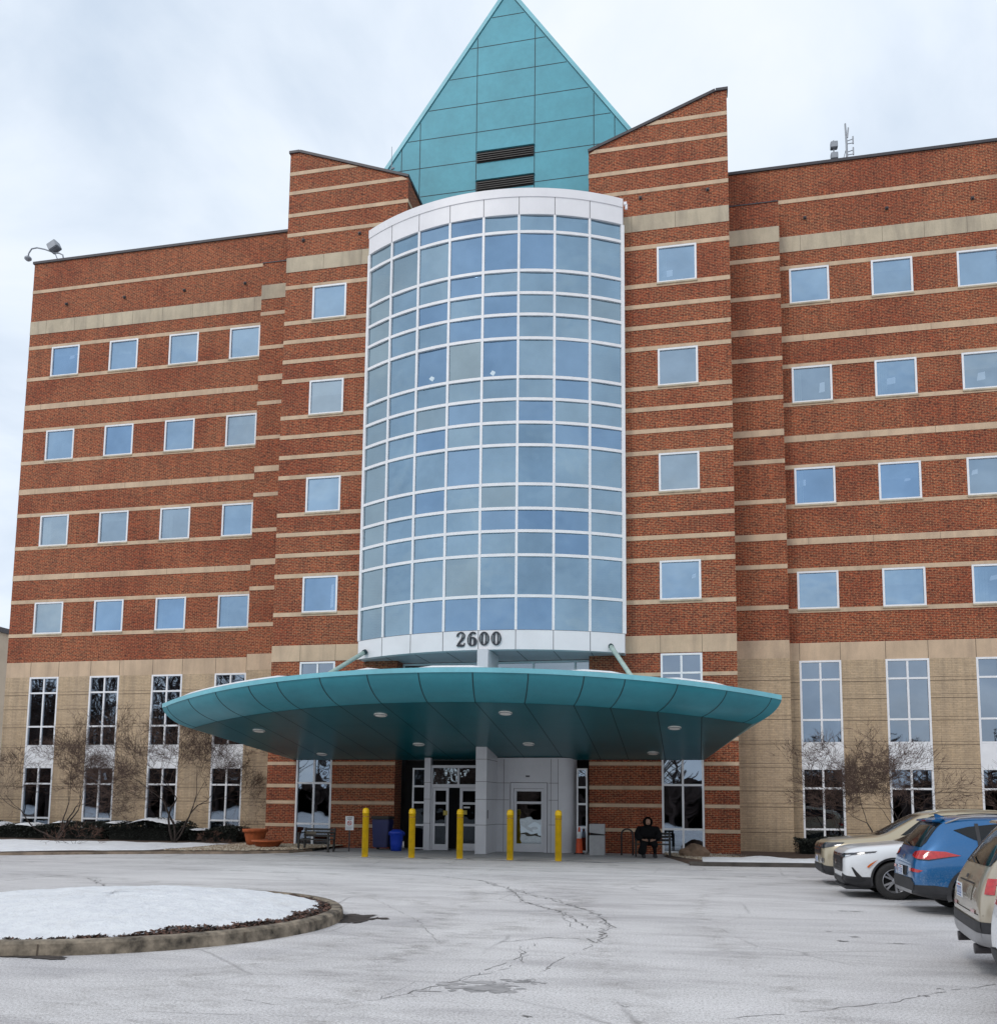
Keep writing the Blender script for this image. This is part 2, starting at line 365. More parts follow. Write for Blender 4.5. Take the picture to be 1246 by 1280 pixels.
def thing(name, label, cat, loc=(0, 0, 0), rz=0, group=None):
    o = bpy.data.objects.new(name, None); COL.objects.link(o); o.location = loc; o.rotation_euler = (0, 0, rz)
    o.empty_display_size = 0.2
    return tag(o, label, cat, group)
KIDS = {}
def copy_tree(o, parent=None):
    c = o.copy(); COL.objects.link(c); c.parent = parent
    for ch in [x for x in bpy.data.objects if x.parent == o]: copy_tree(ch, c)
    return c

# ------------------------------------------------------------------ ground
TY, SY, WY = 34.456, 36.188, 36.999
CX = -7.68
g = MB(); g.face([(-400, -300, 0), (400, -300, 0), (400, 600, 0), (-400, 600, 0)])
tag(g.obj('parking_lot', 'asphalt'), kind='structure')
# concrete apron below the canopy
a = MB()
for k in range(8):
    x0 = -13.6 + k * 1.95
    a.face([(x0 + 0.012, 29.45, 0.006), (x0 + 1.938, 29.45, 0.006), (x0 + 1.938, 34.9, 0.006), (x0 + 0.012, 34.9, 0.006)])
MT['apron'] = simple('salted_concrete', (0.38, 0.37, 0.37), 0.85, 0, 0.16, 1.1, 0.25, 50)
tag(a.obj('pavement', 'apron'), kind='structure')
jn = MB().face([(-13.6, 29.45, 0.003), (2.0, 29.45, 0.003), (2.0, 34.9, 0.003), (-13.6, 34.9, 0.003)])
tag(jn.obj('pavement_joints', 'patch'), kind='structure')
# worn tyre tracks where salt is rubbed off
def trackmat():
    m, n, l, b = newmat('rubbed_salt_track')
    tc = n.new('ShaderNodeTexCoord').outputs['Object']
    b.inputs['Base Color'].default_value = (0.30, 0.275, 0.25, 1); b.inputs['Roughness'].default_value = 0.85
    mp = n.new('ShaderNodeMapping'); mp.inputs['Scale'].default_value = (1, 1.6, 1); l.new(tc, mp.inputs[0])
    f = noise(n, l, mp.outputs[0], 2.2, 7, 0.72, 0.5); f2 = noise(n, l, tc, 30, 3, 0.8)
    a_ = ramp(n, l, f, [(0.47, (0, 0, 0)), (0.68, (0.55,) * 3)]); b_ = ramp(n, l, f2, [(0.40, (0.2,) * 3), (0.6, (1, 1, 1))])
    at = n.new('ShaderNodeAttribute'); at.attribute_name = 'fade'
    l.new(mix(n, l, 1.0, mix(n, l, 1.0, a_, b_, 'MULTIPLY'), at.outputs['Fac'], 'MULTIPLY'), b.inputs['Alpha'])
    return m
MT['track'] = trackmat()
def smooth(pts, n=14):
    P = [Vector(p) for p in pts]; P = [P[0]] + P + [P[-1]]; out = []
    for i in range(1, len(P) - 2):
        for k in range(n):
            t = k / n; a_, b_, c, d = P[i - 1], P[i], P[i + 1], P[i + 2]
            out.append(.5 * ((2 * b_) + (c - a_) * t + (2 * a_ - 5 * b_ + 4 * c - d) * t * t + (3 * b_ - a_ - 3 * c + d) * t ** 3))
    return out + [P[-2]]
tk = MB()
for pts, w in (([(-16, 24.5), (-9, 24.6), (-4.5, 22.0), (-2.2, 17.5), (-2.8, 12.5), (-4.2, 8), (-5, 3)], .55), ([(-14, 22), (-8.5, 21.6), (-4.9, 19.4), (-3.9, 15.5), (-4.3, 11.5), (-5.3, 7), (-6, 3)], .5),
               ([(-20, 20), (-12, 18.5), (-9, 17.6), (-5.2, 16.5), (-3.6, 13), (-3.2, 9), (-2.5, 3)], .4), ([(6, 25.2), (1, 24.2), (-2, 20), (-1.5, 14), (-.5, 8), (.2, 3)], .45), ([(6, 23.2), (2, 22.6), (.2, 19), (.3, 13), (1.2, 8), (2, 4)], .4),
               ([(-22, 24.8), (-10, 26.4), (4, 26.6), (14, 26.2)], .5), ([(-22, 22.6), (-10, 24.3), (4, 24.6), (14, 24.2)], .45)):
    C_ = smooth(pts)
    for i in range(len(C_) - 1):
        d0 = (C_[min(i + 1, len(C_) - 1)] - C_[max(i - 1, 0)]).normalized(); d1 = (C_[min(i + 2, len(C_) - 1)] - C_[i]).normalized()
        n0, n1_ = Vector((-d0.y, d0.x)) * w, Vector((-d1.y, d1.x)) * w
        tk.face([(*(C_[i] + n0), .0012), (*(C_[i + 1] + n1_), .0012), (*C_[i + 1], .0012), (*C_[i], .0012)]); tk.face([(*C_[i], .0012), (*C_[i + 1], .0012), (*(C_[i + 1] - n1_), .0012), (*(C_[i] - n0), .0012)])
to = tk.obj('tyre_tracks', 'track'); tag(to, kind='structure')
fa = to.data.attributes.new('fade', 'FLOAT', 'POINT')
for i in range(len(to.data.vertices)): fa.data[i].value = (0, 0, 1, 1, 1, 1, 0, 0)[i % 8]
# cracks and worn patches
def ribbon(mb, pts, w, jit=0.06, z=0.003, mi=0):
    P = []
    for i in range(len(pts) - 1):
        a_, b_ = Vector(pts[i]), Vector(pts[i + 1]); n = max(2, int((b_ - a_).length / 0.12))
        for k in range(n): P.append(a_.lerp(b_, k / n))
    P.append(Vector(pts[-1]))
    P = [p + Vector((random.gauss(0, jit), random.gauss(0, jit))) for p in P]
    for i in range(len(P) - 1):
        d = (P[i + 1] - P[i]); nrm = Vector((-d.y, d.x)).normalized()
        w1 = w * random.uniform(0.25, 1.3); w2 = w1
        if random.random() < 0.08: continue
        a1, a2 = P[i] + nrm * w1, P[i] - nrm * w1; b1, b2 = P[i + 1] + nrm * w2, P[i + 1] - nrm * w2
        mb.face([(a1.x, a1.y, z), (b1.x, b1.y, z), (b2.x, b2.y, z), (a2.x, a2.y, z)], mi)
def pix(x, y, z=0.0):
    v = fw * FPX + r2 * (x - 623) - u2 * (y - PYC); t = (z - CAMH) / v.z
    return (v.x * t, v.y * t)
ck = MB()
for pts, w in (([(478, 1092), (540, 1095), (600, 1101), (640, 1113), (690, 1126), (745, 1142), (762, 1158), (748, 1178)], 0.035),
               ([(640, 1113), (655, 1128), (700, 1140), (735, 1160)], 0.03), ([(560, 1120), (620, 1117), (660, 1112)], 0.02),
               ([(762, 1160), (860, 1161), (985, 1163), (1100, 1165)], 0.010), ([(748, 1178), (690, 1205), (660, 1232)], 0.012),
               ([(480, 1250), (540, 1235), (610, 1214), (650, 1195), (670, 1180)], 0.016), ([(625, 1178), (690, 1172), (750, 1176)], 0.016),
               ([(640, 1120), (760, 1103), (815, 1093), (825, 1086)], 0.014), ([(1246, 1232), (1190, 1239), (1120, 1252), (1040, 1262), (900, 1275)], 0.012),
               ([(110, 1098), (130, 1108), (165, 1113), (230, 1116)], 0.03), ([(0, 1102), (60, 1096), (130, 1090)], 0.02),
               ([(300, 1250), (380, 1262), (470, 1250), (520, 1228)], 0.007), ([(900, 1180), (980, 1172), (1060, 1176)], 0.006),
               ([(120, 1262), (260, 1268), (400, 1272)], 0.006), ([(400, 1105), (470, 1125), (520, 1150), (545, 1175)], 0.012)):
    ribbon(ck, [pix(*p) for p in pts], w * .42, 0.008 + w * .9)
    if w > .015: ribbon(ck, [(a_ + random.gauss(0, .1), b_ + random.gauss(0, .1)) for a_, b_ in [pix(*p) for p in pts]], w * .25, 0.05)
tag(ck.obj('asphalt_cracks', 'crack'), kind='structure')
def blob(cx, cy, rx, ry, n=22, rough=0.25):
    ph = [random.uniform(0, 6.28) for _ in range(4)]
    P = []
    for k in range(n):
        t = 2 * math.pi * k / n
        q = 1 + rough * (0.5 * math.sin(2 * t + ph[0]) + 0.35 * math.sin(3 * t + ph[1]) + 0.35 * math.sin(5 * t + ph[2]) + 0.3 * random.uniform(-1, 1))
        P.append((cx + rx * q * math.cos(t), cy + ry * q * math.sin(t)))
    return P
pt = MB()
for x, y, rx, ry in ((600, 1236, 0.42, 0.30), (655, 1228, 0.2, 0.1), (500, 1086, 0.5, 0.07), (630, 1084, 0.35, 0.06), (1035, 1165, 0.05, 0.03)):
    X, Y = pix(x, y); 
    for q in range(26):
        pt.face([(a_, b_, 0.0018 + .0001 * q) for a_, b_ in blob(X + random.gauss(0, rx * .5), Y + random.gauss(0, ry * .5), rx * random.uniform(.08, .35), ry * random.uniform(.08, .35), 14, .5)])
tag(pt.obj('worn_asphalt_patches', 'patch'), kind='structure')
dk = MB()
for x, y, rx, ry in ((1066, 1140, 0.22, 0.05), (1052, 1177, 0.10, 0.05), (1070, 1172, 0.10, 0.035), (686, 1211, 0.035, 0.02), (783, 1259, 0.035, 0.02), (1158, 1246, 0.05, 0.03), (1175, 1237, 0.05, 0.03),
                     (655, 1271, 0.05, 0.04), (333, 1079, 0.10, 0.03), (760, 1082, 0.5, 0.06), (900, 1081, 0.4, 0.05), (850, 1093, 0.6, 0.04), (1163, 1140, 0.25, 0.05), (1122, 1180, 0.20, 0.03)):
    X, Y = pix(x, y); 
    for q in range(7):
        dk.face([(a_, b_, 0.0045 + .0001 * q) for a_, b_ in blob(X + random.gauss(0, rx * .45), Y + random.gauss(0, ry * .45), rx * random.uniform(.15, .5), ry * random.uniform(.15, .5), 12, .5)])
tag(dk.obj('damp_spots', 'crack'), kind='structure')
# melt-water frost streaks in front of the apron
fr = MB()
for k in range(60):
    x = random.uniform(-13.5, 1.5); fr.face([(a_, b_, 0.0075) for a_, b_ in blob(x, 28.9 + random.gauss(0, 0.12), random.uniform(0.3, 0.9), random.uniform(0.03, 0.09), 14, 0.4)])
tag(fr.obj('frost_line', 'snow'), kind='structure')

# ------------------------------------------------------------------ round traffic island
IX, IY, IR = -8.5, 12.45, 3.4
isl = MB(); n = 72
prof = [(IR, 0.0), (IR - 0.015, 0.13), (IR - 0.05, 0.16), (IR - 0.17, 0.165), (IR - 0.19, 0.13), (IR - 0.19, 0.05)]
isl.lathe(prof, IX, IY, 0.0, n)
k_o = isl.obj('island_kerb', simple('weathered_kerb', (0.17, 0.14, 0.105), 0.9, 0, 0.9, 5.0, 1.0, 18), None, False)
tag(k_o, kind='structure')
kj = MB()
for k in range(9):
    t = 2 * math.pi * k / 9 + 0.2
    c, s_ = math.cos(t), math.sin(t); r0, r1 = IR + 0.003, IR - 0.2
    kj.face([(IX + c * r0 - s_ * 0.008, IY + s_ * r0 + c * 0.008, 0.0), (IX + c * r0 + s_ * 0.008, IY + s_ * r0 - c * 0.008, 0.0), (IX + c * (r0 - 0.013) + s_ * 0.008, IY + s_ * (r0 - 0.013) - c * 0.008, 0.133), (IX + c * (r0 - 0.013) - s_ * 0.008, IY + s_ * (r0 - 0.013) + c * 0.008, 0.133)])
tag(kj.obj('kerb_joints', 'joint'), kind='structure')
def dome(name, mat, cx, cy, rfun, hfun, rings=26, seg=96, zb=0.09, jit=0.0):
    m = MB(); 
    for i in range(rings + 1):
        q = i / rings
        for j in range(seg):
            t = 2 * math.pi * j / seg; rr = rfun(t) * q
            m.v.append((cx + rr * math.cos(t), cy + rr * math.sin(t), zb + hfun(q, t) + random.gauss(0, jit) * (1 if q < 0.97 else 0)))
    for i in range(rings):
        for j in range(seg):
            m.f.append((i * seg + j, i * seg + (j + 1) % seg, (i + 1) * seg + (j + 1) % seg, (i + 1) * seg + j)); m.m.append(0)
    return m.obj(name, mat, None, True)
def hump(q): return 0.24 * max(0, 1 - q * q) ** 0.8 + 0.02
tag(dome('island_soil', 'soil', IX, IY, lambda t: IR - 0.185, lambda q, t: hump(q) * 0.93, jit=0.006), kind='structure')
def rs(t):   # snow has melted back from the kerb on the right and front right
    d = math.cos(t - R(-22)); e_ = max(0, d)
    return (IR - 0.19) - 0.26 * e_ ** 2 - 0.07 * math.sin(7 * t) * e_ - 0.04 * (.3 + e_) * math.sin(17 * t + 1) - .03 * (.2 + e_) * math.sin(41 * t)
tag(dome('island_snow', 'snow', IX, IY, rs, lambda q, t: hump(q * rs(t) / (IR - 0.185)) + 0.035 * (1 - q ** 10) + .012 * math.sin(q * 9 + 3 * math.sin(t * 2)) * math.sin(t * 5 + q * 4) + .007 * math.sin(q * 31 + t * 11) * q, rings=30, seg=160, jit=0.004), kind='structure')
ch = MB()   # wood chips in the bare strip
for k in range(1500):
    t = R(random.gauss(-22, 38)); rr = random.uniform(rs(t) - 0.06, IR - 0.2); q = rr / (IR - 0.185)
    x, y, z = IX + rr * math.cos(t), IY + rr * math.sin(t), 0.09 + hump(min(q, 1)) * 0.93 + 0.012
    s_ = random.uniform(0.012, 0.04); a_ = random.uniform(0, 3.14); dx_, dy_ = math.cos(a_) * s_, math.sin(a_) * s_
    ch.face([(x - dx_ - dy_ * .4, y - dy_ + dx_ * .4, z), (x + dx_ - dy_ * .4, y + dy_ + dx_ * .4, z + random.uniform(-.015, .03)), (x + dx_ + dy_ * .4, y + dy_ - dx_ * .4, z + random.uniform(0, .03)), (x - dx_ + dy_ * .4, y - dy_ - dx_ * .4, z + 0.01)], random.randint(0, 1))
tag(ch.obj('wood_chips', ['bark', 'redtwig']), 'dark wood chips bared at the melted edge of the snowy island', 'wood chips', kind='stuff')
dd = MB(); X, Y = pix(447, 1149)
[dd.face([(a_, b_, 0.006 + .0002 * q) for a_, b_ in blob(X + random.gauss(0, .13), Y + random.gauss(0, .2), random.uniform(.03, .16), random.uniform(.04, .22), 14, 0.5)]) for q in range(34)]
X, Y = pix(20, 1196); [dd.face([(a_, b_, 0.006 + .0002 * q) for a_, b_ in blob(X + random.gauss(0, .3), Y + random.gauss(0, .05), random.uniform(.05, .25), random.uniform(.02, .08), 14, 0.5)]) for q in range(20)]
tag(dd.obj('debris_patch', 'wet'), kind='structure')

# ------------------------------------------------------------------ planting beds
KERB = [(-60, -2), (-40, 12), (-30, 19.6), (-26, 22.4), (-21.3, 25.5), (-18.8, 27.2), (-17.0, 28.2), (-15.0, 29.0), (-13.8, 30.1), (-13.5, 31.4)]
def strip_poly(mb, line, offs, z0, z1, mi=0):
    for i in range(len(line) - 1):
        (x0, y0), (x1, y1) = line[i], line[i + 1]
        mb.face([(x0, y0, z0), (x1, y1, z0), (x1 + offs[0], y1 + offs[1], z1), (x0 + offs[0], y0 + offs[1], z1)], mi)
kb = MB()
strip_poly(kb, KERB, (0, 0.03), 0, 0.07); strip_poly(kb, [(x, y + 0.03) for x, y in KERB], (-0.03, 0.15), 0.07, 0.085)
tag(fixn(kb.obj('lawn_kerb', simple('brown_worn_kerb', (0.20, 0.15, 0.11), 0.9, 0, 0.6, 2.5, 0.6, 25))), kind='structure')
bed = MB()
for i in range(len(KERB) - 1):
    (x0, y0), (x1, y1) = KERB[i], KERB[i + 1]
    bed.face([(x0 - .03, y0 + .18, 0.10), (x1 - .03, y1 + .18, 0.10), (x1 - .03, 37.0, 0.10), (x0 - .03, 37.0, 0.10)])
tag(bed.obj('planting_bed', 'soil'), kind='structure')
# pebbles
def pebbles(x0, x1, y0, y1, n, name, z=0.11, inside=None):
    p = MB()
    for k in range(n):
        x, y = random.uniform(x0, x1), random.uniform(y0, y1)
        if inside and not inside(x, y): continue
        s_ = random.uniform(0.025, 0.06); i = len(p.v)
        a_ = random.uniform(0, 3)
        for q in range(5):
            t = a_ + q * 1.2566; p.v.append((x + s_ * math.cos(t), y + s_ * 0.8 * math.sin(t), z - 0.01))
        p.v.append((x, y, z + s_ * 0.6)); mi = random.randint(0, 2)
        for q in range(5): p.f.append((i + q, i + (q + 1) % 5, i + 5)); p.m.append(mi)
    return p.obj(name, [simple('pale_pebble', (0.34, 0.27, 0.19)), simple('brown_pebble', (0.22, 0.15, 0.10)), simple('cream_pebble', (0.48, 0.42, 0.33))])
def kerby(x):
    for i in range(len(KERB) - 1):
        (x0, y0), (x1, y1) = KERB[i], KERB[i + 1]
        if x0 <= x <= x1: return y0 + (y1 - y0) * (x - x0) / (x1 - x0)
    return 99
tag(pebbles(-17.6, -13.4, 28.4, 34.4, 5200, 'gravel', 0.115, lambda x, y: y > kerby(x) + .22 and (x > -16.9 or y < 34)), 'brown pebble gravel spread around the terracotta pots', 'gravel', kind='stuff')
# right bed with its kerb
rb = MB()
rb.prism([(-0.2, 28.35), (0.3, 28.2), (3.6, 28.75), (30, 28.75), (30, 28.95), (3.5, 28.95), (0.3, 28.4), (-0.1, 28.5)], 0.0, 0.12, 0, 'z')
tag(rb.obj('bed_kerb', simple('dark_wet_kerb', (0.06, 0.052, 0.045), 0.8, 0, 0.5, 3, 0.4, 30)), kind='structure')
rb2 = MB(); rb2.face([(-0.1, 28.5, 0.012), (0.3, 28.4, 0.10), (3.5, 28.95, 0.10), (30, 28.95, 0.10), (30, 37.0, 0.10), (1.2, 37.0, 0.10), (-.9, 34.4, .02), (-1.1, 33.0, 0.012)])
tag(rb2.obj('planting_bed_by_cars', 'soil'), kind='structure')
tag(pebbles(-1.1, 2.6, 30.5, 34.4, 3400, 'gravel', 0.06, lambda x, y: y > 33.4 - (x + 1.1) * 2.4), 'pale pebbles at the foot of the brick tower beside the boulder', 'gravel', kind='stuff')
def snowsheet(name, poly_fn, x0, x1, z, nx, ny, amp, label=None):
    m = MB(); ph = [random.uniform(0, 6) for _ in range(6)]
    for i in range(nx + 1):
        x = x0 + (x1 - x0) * i / nx; ya, yb = poly_fn(x)
        for j in range(ny + 1):
            q = j / ny; y = ya + (yb - ya) * q; ed = min(q, 1 - q, i / nx * 3, (1 - i / nx) * 3, 0.2) / 0.2
            h = (0.4 + 0.3 * math.sin(x * 1.7 + ph[0]) * math.sin(y * 1.3 + ph[1]) + 0.3 * math.sin(x * 3.9 + y * 2 + ph[2]))
            m.v.append((x, y + random.gauss(0, 0.02), z - 0.03 + ed ** 0.6 * (0.05 + amp * max(h, 0.1)) + random.gauss(0, 0.003)))
    for i in range(nx):
        for j in range(ny):
            a_ = i * (ny + 1) + j; m.f.append((a_, a_ + ny + 1, a_ + ny + 2, a_ + 1)); m.m.append(0)
    return m.obj(name, 'snow', None, True)
tag(snowsheet('snow_strip', lambda x: (kerby(x) + 0.55 + 0.18 * math.sin(x * 2.1) + .1 * math.sin(x * 5.3), 33.9 + 0.2 * math.sin(x * 1.3)), -50, -17.7, 0.11, 200, 16, 0.06), kind='structure')
tag(snowsheet('snow_strip_by_cars', lambda x: (28.62 + 0.10 * max(0, min(x, 3.5)) + 0.12 * math.sin(x * 2.3), 31.2 + 0.5 * math.sin(x * .9) + 0.2 * math.sin(x * 3.7)), 0.2, 30, 0.12, 160, 12, 0.05), kind='structure')

# ------------------------------------------------------------------ building
B = thing('medical_building', 'six storey red brick building with pale stone bands, curved glass bay and teal gable', 'building', (0, 0, 0))
def sub_rects(x0, x1, z0, z1, holes):
    """cells of the rectangle outside the holes, merged along x"""
    xs = sorted({x0, x1, *[h[0] for h in holes if x0 < h[0] < x1], *[h[1] for h in holes if x0 < h[1] < x1]})
    zs = sorted({z0, z1, *[h[2] for h in holes if z0 < h[2] < z1], *[h[3] for h in holes if z0 < h[3] < z1]})
    out = []
    for b in range(len(zs) - 1):
        zc = (zs[b] + zs[b + 1]) / 2; run = None
        for a_ in range(len(xs) - 1):
            xc = (xs[a_] + xs[a_ + 1]) / 2
            hole = any(h[0] < xc < h[1] and h[2] < zc < h[3] for h in holes)
            if hole:
                if run is not None: out.append((run, xs[a_], zs[b], zs[b + 1])); run = None
            elif run is None: run = xs[a_]
        if run is not None: out.append((run, xs[-1], zs[b], zs[b + 1]))
    return out
REV = 0.12
def facade(x0, x1, z0, z1, y, holes, name, zones, parent=B, mats=('brick', 'block', 'stone')):
    m = MB()
    zz = sorted({z0, z1, *[z for z, _ in zones if z0 < z < z1]})
    for i in range(len(zz) - 1):
        mi = [mm for z, mm in zones if z <= zz[i] + 1e-6][-1]
        hs = [h for h in holes if h[3] > zz[i] and h[2] < zz[i + 1]]
        for a_, b_, c, d in sub_rects(x0, x1, zz[i], zz[i + 1], hs):
            m.face([(a_, y, c), (b_, y, c), (b_, y, d), (a_, y, d)], mi)
    for h in holes:
        a_, b_, c, d = h; mi = [mm for z, mm in zones if z <= c + 1e-6][-1] if zones else 0
        for q in ([(a_, y, c), (a_, y, d), (a_, y + REV, d), (a_, y + REV, c)], [(b_, y, c), (b_, y + REV, c), (b_, y + REV, d), (b_, y, d)],
                  [(a_, y, d), (b_, y, d), (b_, y + REV, d), (a_, y + REV, d)], [(a_, y, c), (a_, y + REV, c), (b_, y + REV, c), (b_, y, c)]): m.face(q, mi)
    return m.obj(name, list(mats), parent)
def bands(mb, x0, x1, y, zs, holes, proud=0.018, mi=0):
    for c, d in zs:
        for a_, b_, e_, f_ in sub_rects(x0, x1, c, d, [h for h in holes if h[3] > c and h[2] < d]):
            mb.box(a_, b_, y - proud, y - 0.001, e_, f_, mi)
def window(x0, x1, z0, z1, y, mullions=(), transoms=(), solid=(), fw_=0.075, glass='glass', name='window', out=0.012, bar=0.075):
    """white frame with bars; panes as a sub-part. y: wall plane"""
    m = MB(); ya, yb = y - out, y + 0.09
    m.box(x0, x0 + fw_, ya, yb, z0, z1); m.box(x1 - fw_, x1, ya, yb, z0, z1)
    m.box(x0 + fw_, x1 - fw_, ya, yb, z0, z0 + fw_ * 1.1); m.box(x0 + fw_, x1 - fw_, ya, yb, z1 - fw_, z1)
    zr = [z0 + fw_ * 1.1] + [t for t in transoms] + [z1 - fw_]
    for t in transoms: m.box(x0 + fw_, x1 - fw_, ya + 0.015, yb, t - bar / 2, t + bar / 2)
    for i in range(len(zr) - 1):
        lo = zr[i] + (bar / 2 if i else 0); hi = zr[i + 1] - (bar / 2 if i < len(zr) - 2 else 0)
        if i in solid: m.box(x0 + fw_, x1 - fw_, ya + 0.02, yb, lo, hi); continue
        for mu in mullions: m.box(mu - bar / 2, mu + bar / 2, ya + 0.02, yb, lo, hi)
    o = m.obj(name, 'frame', B)
    p = MB(); yg = y + 0.05
    xs = [x0 + fw_] + list(mullions) + [x1 - fw_]
    for i in range(len(zr) - 1):
        if i in solid: continue
        for j in range(len(xs) - 1):
            tx, tz = random.gauss(0, 0.0022), random.gauss(0, 0.0022); w = xs[j + 1] - xs[j]; h = zr[i + 1] - zr[i]
            a_, b_, c, d = xs[j], xs[j + 1], zr[i], zr[i + 1]
            p.face([(a_, yg - tx * w - tz * h, c), (b_, yg + tx * w - tz * h, c), (b_, yg + tx * w + tz * h, d), (a_, yg - tx * w + tz * h, d)])
    if glass == 'glass':
        glass = random.choice(('glass', 'glass', 'glass2', 'glass3'))
        q_ = random.random()
        if q_ < 0.5:
            drop = random.choice((0.25, 0.4, 0.95)) * (z1 - z0 - .2); m2 = MB()
            m2.box(x0 + .1, x1 - .1, y + .16, y + .17, z1 - .1 - drop, z1 - .1, 0); m2.obj('blind', 'blind', o)
        elif q_ < 0.7:
            m2 = MB(); w2 = random.uniform(.15, .5)
            for k_ in range(5): xx = x0 + .1 + k_ * w2 / 5; m2.box(xx, xx + w2 / 6, y + .15 + .02 * (k_ % 2), y + .17 + .02 * (k_ % 2), z0 + .1, z1 - .1)
            m2.obj('curtain', 'blind', o)
    p.obj('pane', glass, o)
    return o
def sill(x0, x1, z, y, mb): mb.box(x0 - 0.02, x1 + 0.02, y - 0.06, y - 0.013, z - 0.05, z + 0.012)
FL = [9.44 + 4.213 * k for k in range(4)]        # window bottoms of the four upper floors
WH = 1.53
LWX = [(-30.23, -28.70), (-27.07, -25.55), (-23.91, -22.39), (-20.80, -19.28)]
RWX = [(4.03, 5.57), (7.17, 8.72), (10.35, 11.89), (13.5, 15.04)]
ROOF = 28.02
ZW = [(0, 1), (7.42, 2), (8.12, 0)]
UPB = [(24.34, 25.01)]
ACC = [(0.82, 0.94), (1.77, 1.89), (2.37, 2.50), (3.27, 3.40), (4.15, 4.26), (5.08, 5.2), (5.92, 6.05), (6.58, 6.70)]
def wing(x0, x1, xs, sx0, sx1, tail):
    holes = [(a_, b_, z, z + WH) for a_, b_ in xs for z in FL]
    gh = [(a_, b_, 0.05, 7.42) for a_, b_ in xs]
    wx0, wx1 = (x0, -16.86) if tail < 0 else (1.58, x1)
    w = facade(wx0, wx1, 0, ROOF, WY, holes + gh, 'brick_wall', ZW)
    wb = MB()
    thin = []
    for z in FL:
        thin += [(z - 0.13, z + 0.04), (z + WH - 0.05, z + WH + 0.12)]
    mid = [(10.97 + 4.213 * k - 2.98 + 0.05 + 4.213, 10.97 + 4.213 * k - 2.98 + 0.31 + 4.213) for k in range(3)]
    mid = [(20.47 - 4.213 * k, 20.73 - 4.213 * k) for k in range(3)]
    bands(wb, x0, x1, WY, thin + mid, holes); bands(wb, x0, x1, WY, [(26.47, 26.63)], [])
    wb.obj('stone_band', 'stone', w)
    hb = MB(); bands(hb, x0, x1, WY, UPB, []); hb.obj('stone_band', 'stone_weathered', w)
    ab = MB(); bands(ab, x0, x1, WY, ACC, gh, 0.008)
    for c, d in ACC:
        for a_, b_, e_, f_ in sub_rects(x0, x1, c, d, gh):
            ab.box(a_, b_, WY - 0.010, WY - 0.001, c - 0.014, c - 0.001, 1); ab.box(a_, b_, WY - 0.010, WY - 0.001, d + 0.001, d + 0.012, 1)
    ab.obj('accent_course', ['block', 'joint'], w)
    jt = MB()
    for a_, b_ in xs:
        for x in (a_ + 0.02, b_ - 0.02): jt.box(x - 0.008, x + 0.008, WY - 0.004, WY + 0.01, 7.43, 8.12)
    for z0, z1, st_ in ((24.34, 25.01, 1.57), *[(c, d, 2.4) for c, d in mid]):
        x = x0 + 0.9
        while x < x1: jt.box(x - 0.005, x + 0.005, WY - 0.0205, WY - 0.01, z0, z1); x += st_
    jt.obj('panel_joint', 'joint', w)
    # rest of the volume
    vb = MB(); ye = WY + 16
    vb.face([(x0, WY, 0), (x0, ye, 0), (x0, ye, ROOF), (x0, WY, ROOF)]); vb.face([(x1, WY, 0), (x1, WY, ROOF), (x1, ye, ROOF), (x1, ye, 0)])
    vb.face([(x0, ye, 0), (x1, ye, 0), (x1, ye, ROOF), (x0, ye, ROOF)]); vb.obj('side_wall', 'brick', w)
    rf = MB(); rf.face([(wx0, WY, ROOF - .3), (wx1, WY, ROOF - .3), (wx1, ye, ROOF - .3), (wx0, ye, ROOF - .3)]); rf.obj('roof', 'coping', B)
    cp = MB(); cp.box(wx0 - (0.06 if tail < 0 else 0), wx1 + 0.06, WY - 0.07, WY + 0.35, ROOF, ROOF + 0.12); cp.box(x0 - 0.06, x0 + .3, WY + .351, ye, ROOF, ROOF + .12); cp.obj('coping', 'coping', w)
    ins = MB()
    ins.box(x0 + .3, x1 - .3, WY + 3.2, WY + 3.3, 0.2, ROOF - .5, 0)
    for z in (4.1, 8.1, 12.3, 16.5, 20.75, 25.0): ins.box(x0 + .3, x1 - .3, WY + .2, WY + 3.19, z - 0.4, z, 0)
    ins.obj('interior', 'dark_interior', w)
    for h in holes: window(*h, WY)
    sl_ = MB()
    for a_, b_, c, d in holes: sill(a_, b_, c, WY, sl_)
    sl_.obj('window_sill', 'stone_weathered', w)
    for a_, b_ in xs:
        window(a_, b_, 0.05, 7.42, WY, ((a_ + b_) / 2,), (0.94, 2.49, 3.24, 4.22, 5.11, 6.67), (3,), glass='lowglass', name='tall_window')
    # strip between wing and tower
    hs = []
    sp = facade(sx0, sx1, 0, 26.07, SY, [], 'brick_wall', ZW)
    sb = MB(); bands(sb, sx0, sx1, SY, [b for b in thin] + mid, []); bands(sb, sx0, sx1, SY, UPB, [], 0.018, 1)
    sb.obj('stone_band', ['stone', 'stone_weathered'], sp)
    sc = MB(); bands(sc, sx0, sx1, SY, ACC, [], 0.008)
    for c, d in ACC: sc.box(sx0, sx1, SY - 0.010, SY - 0.001, c - 0.014, c - 0.001, 1); sc.box(sx0, sx1, SY - 0.010, SY - 0.001, d + 0.001, d + 0.012, 1)
    sc.obj('accent_course', ['block', 'joint'], sp)
    sv = MB(); ex = sx0 if tail < 0 else sx1
    for z0, z1, mi in ((0, 7.42, 1), (7.42, 8.12, 2), (8.12, 26.07, 0)):
        sv.face([(ex, SY, z0), (ex, WY, z0), (ex, WY, z1), (ex, SY, z1)], mi)
    sv.face([(sx0, SY, 26.07), (sx1, SY, 26.07), (sx1, WY, 26.15), (sx0, WY, 26.15)], 3)
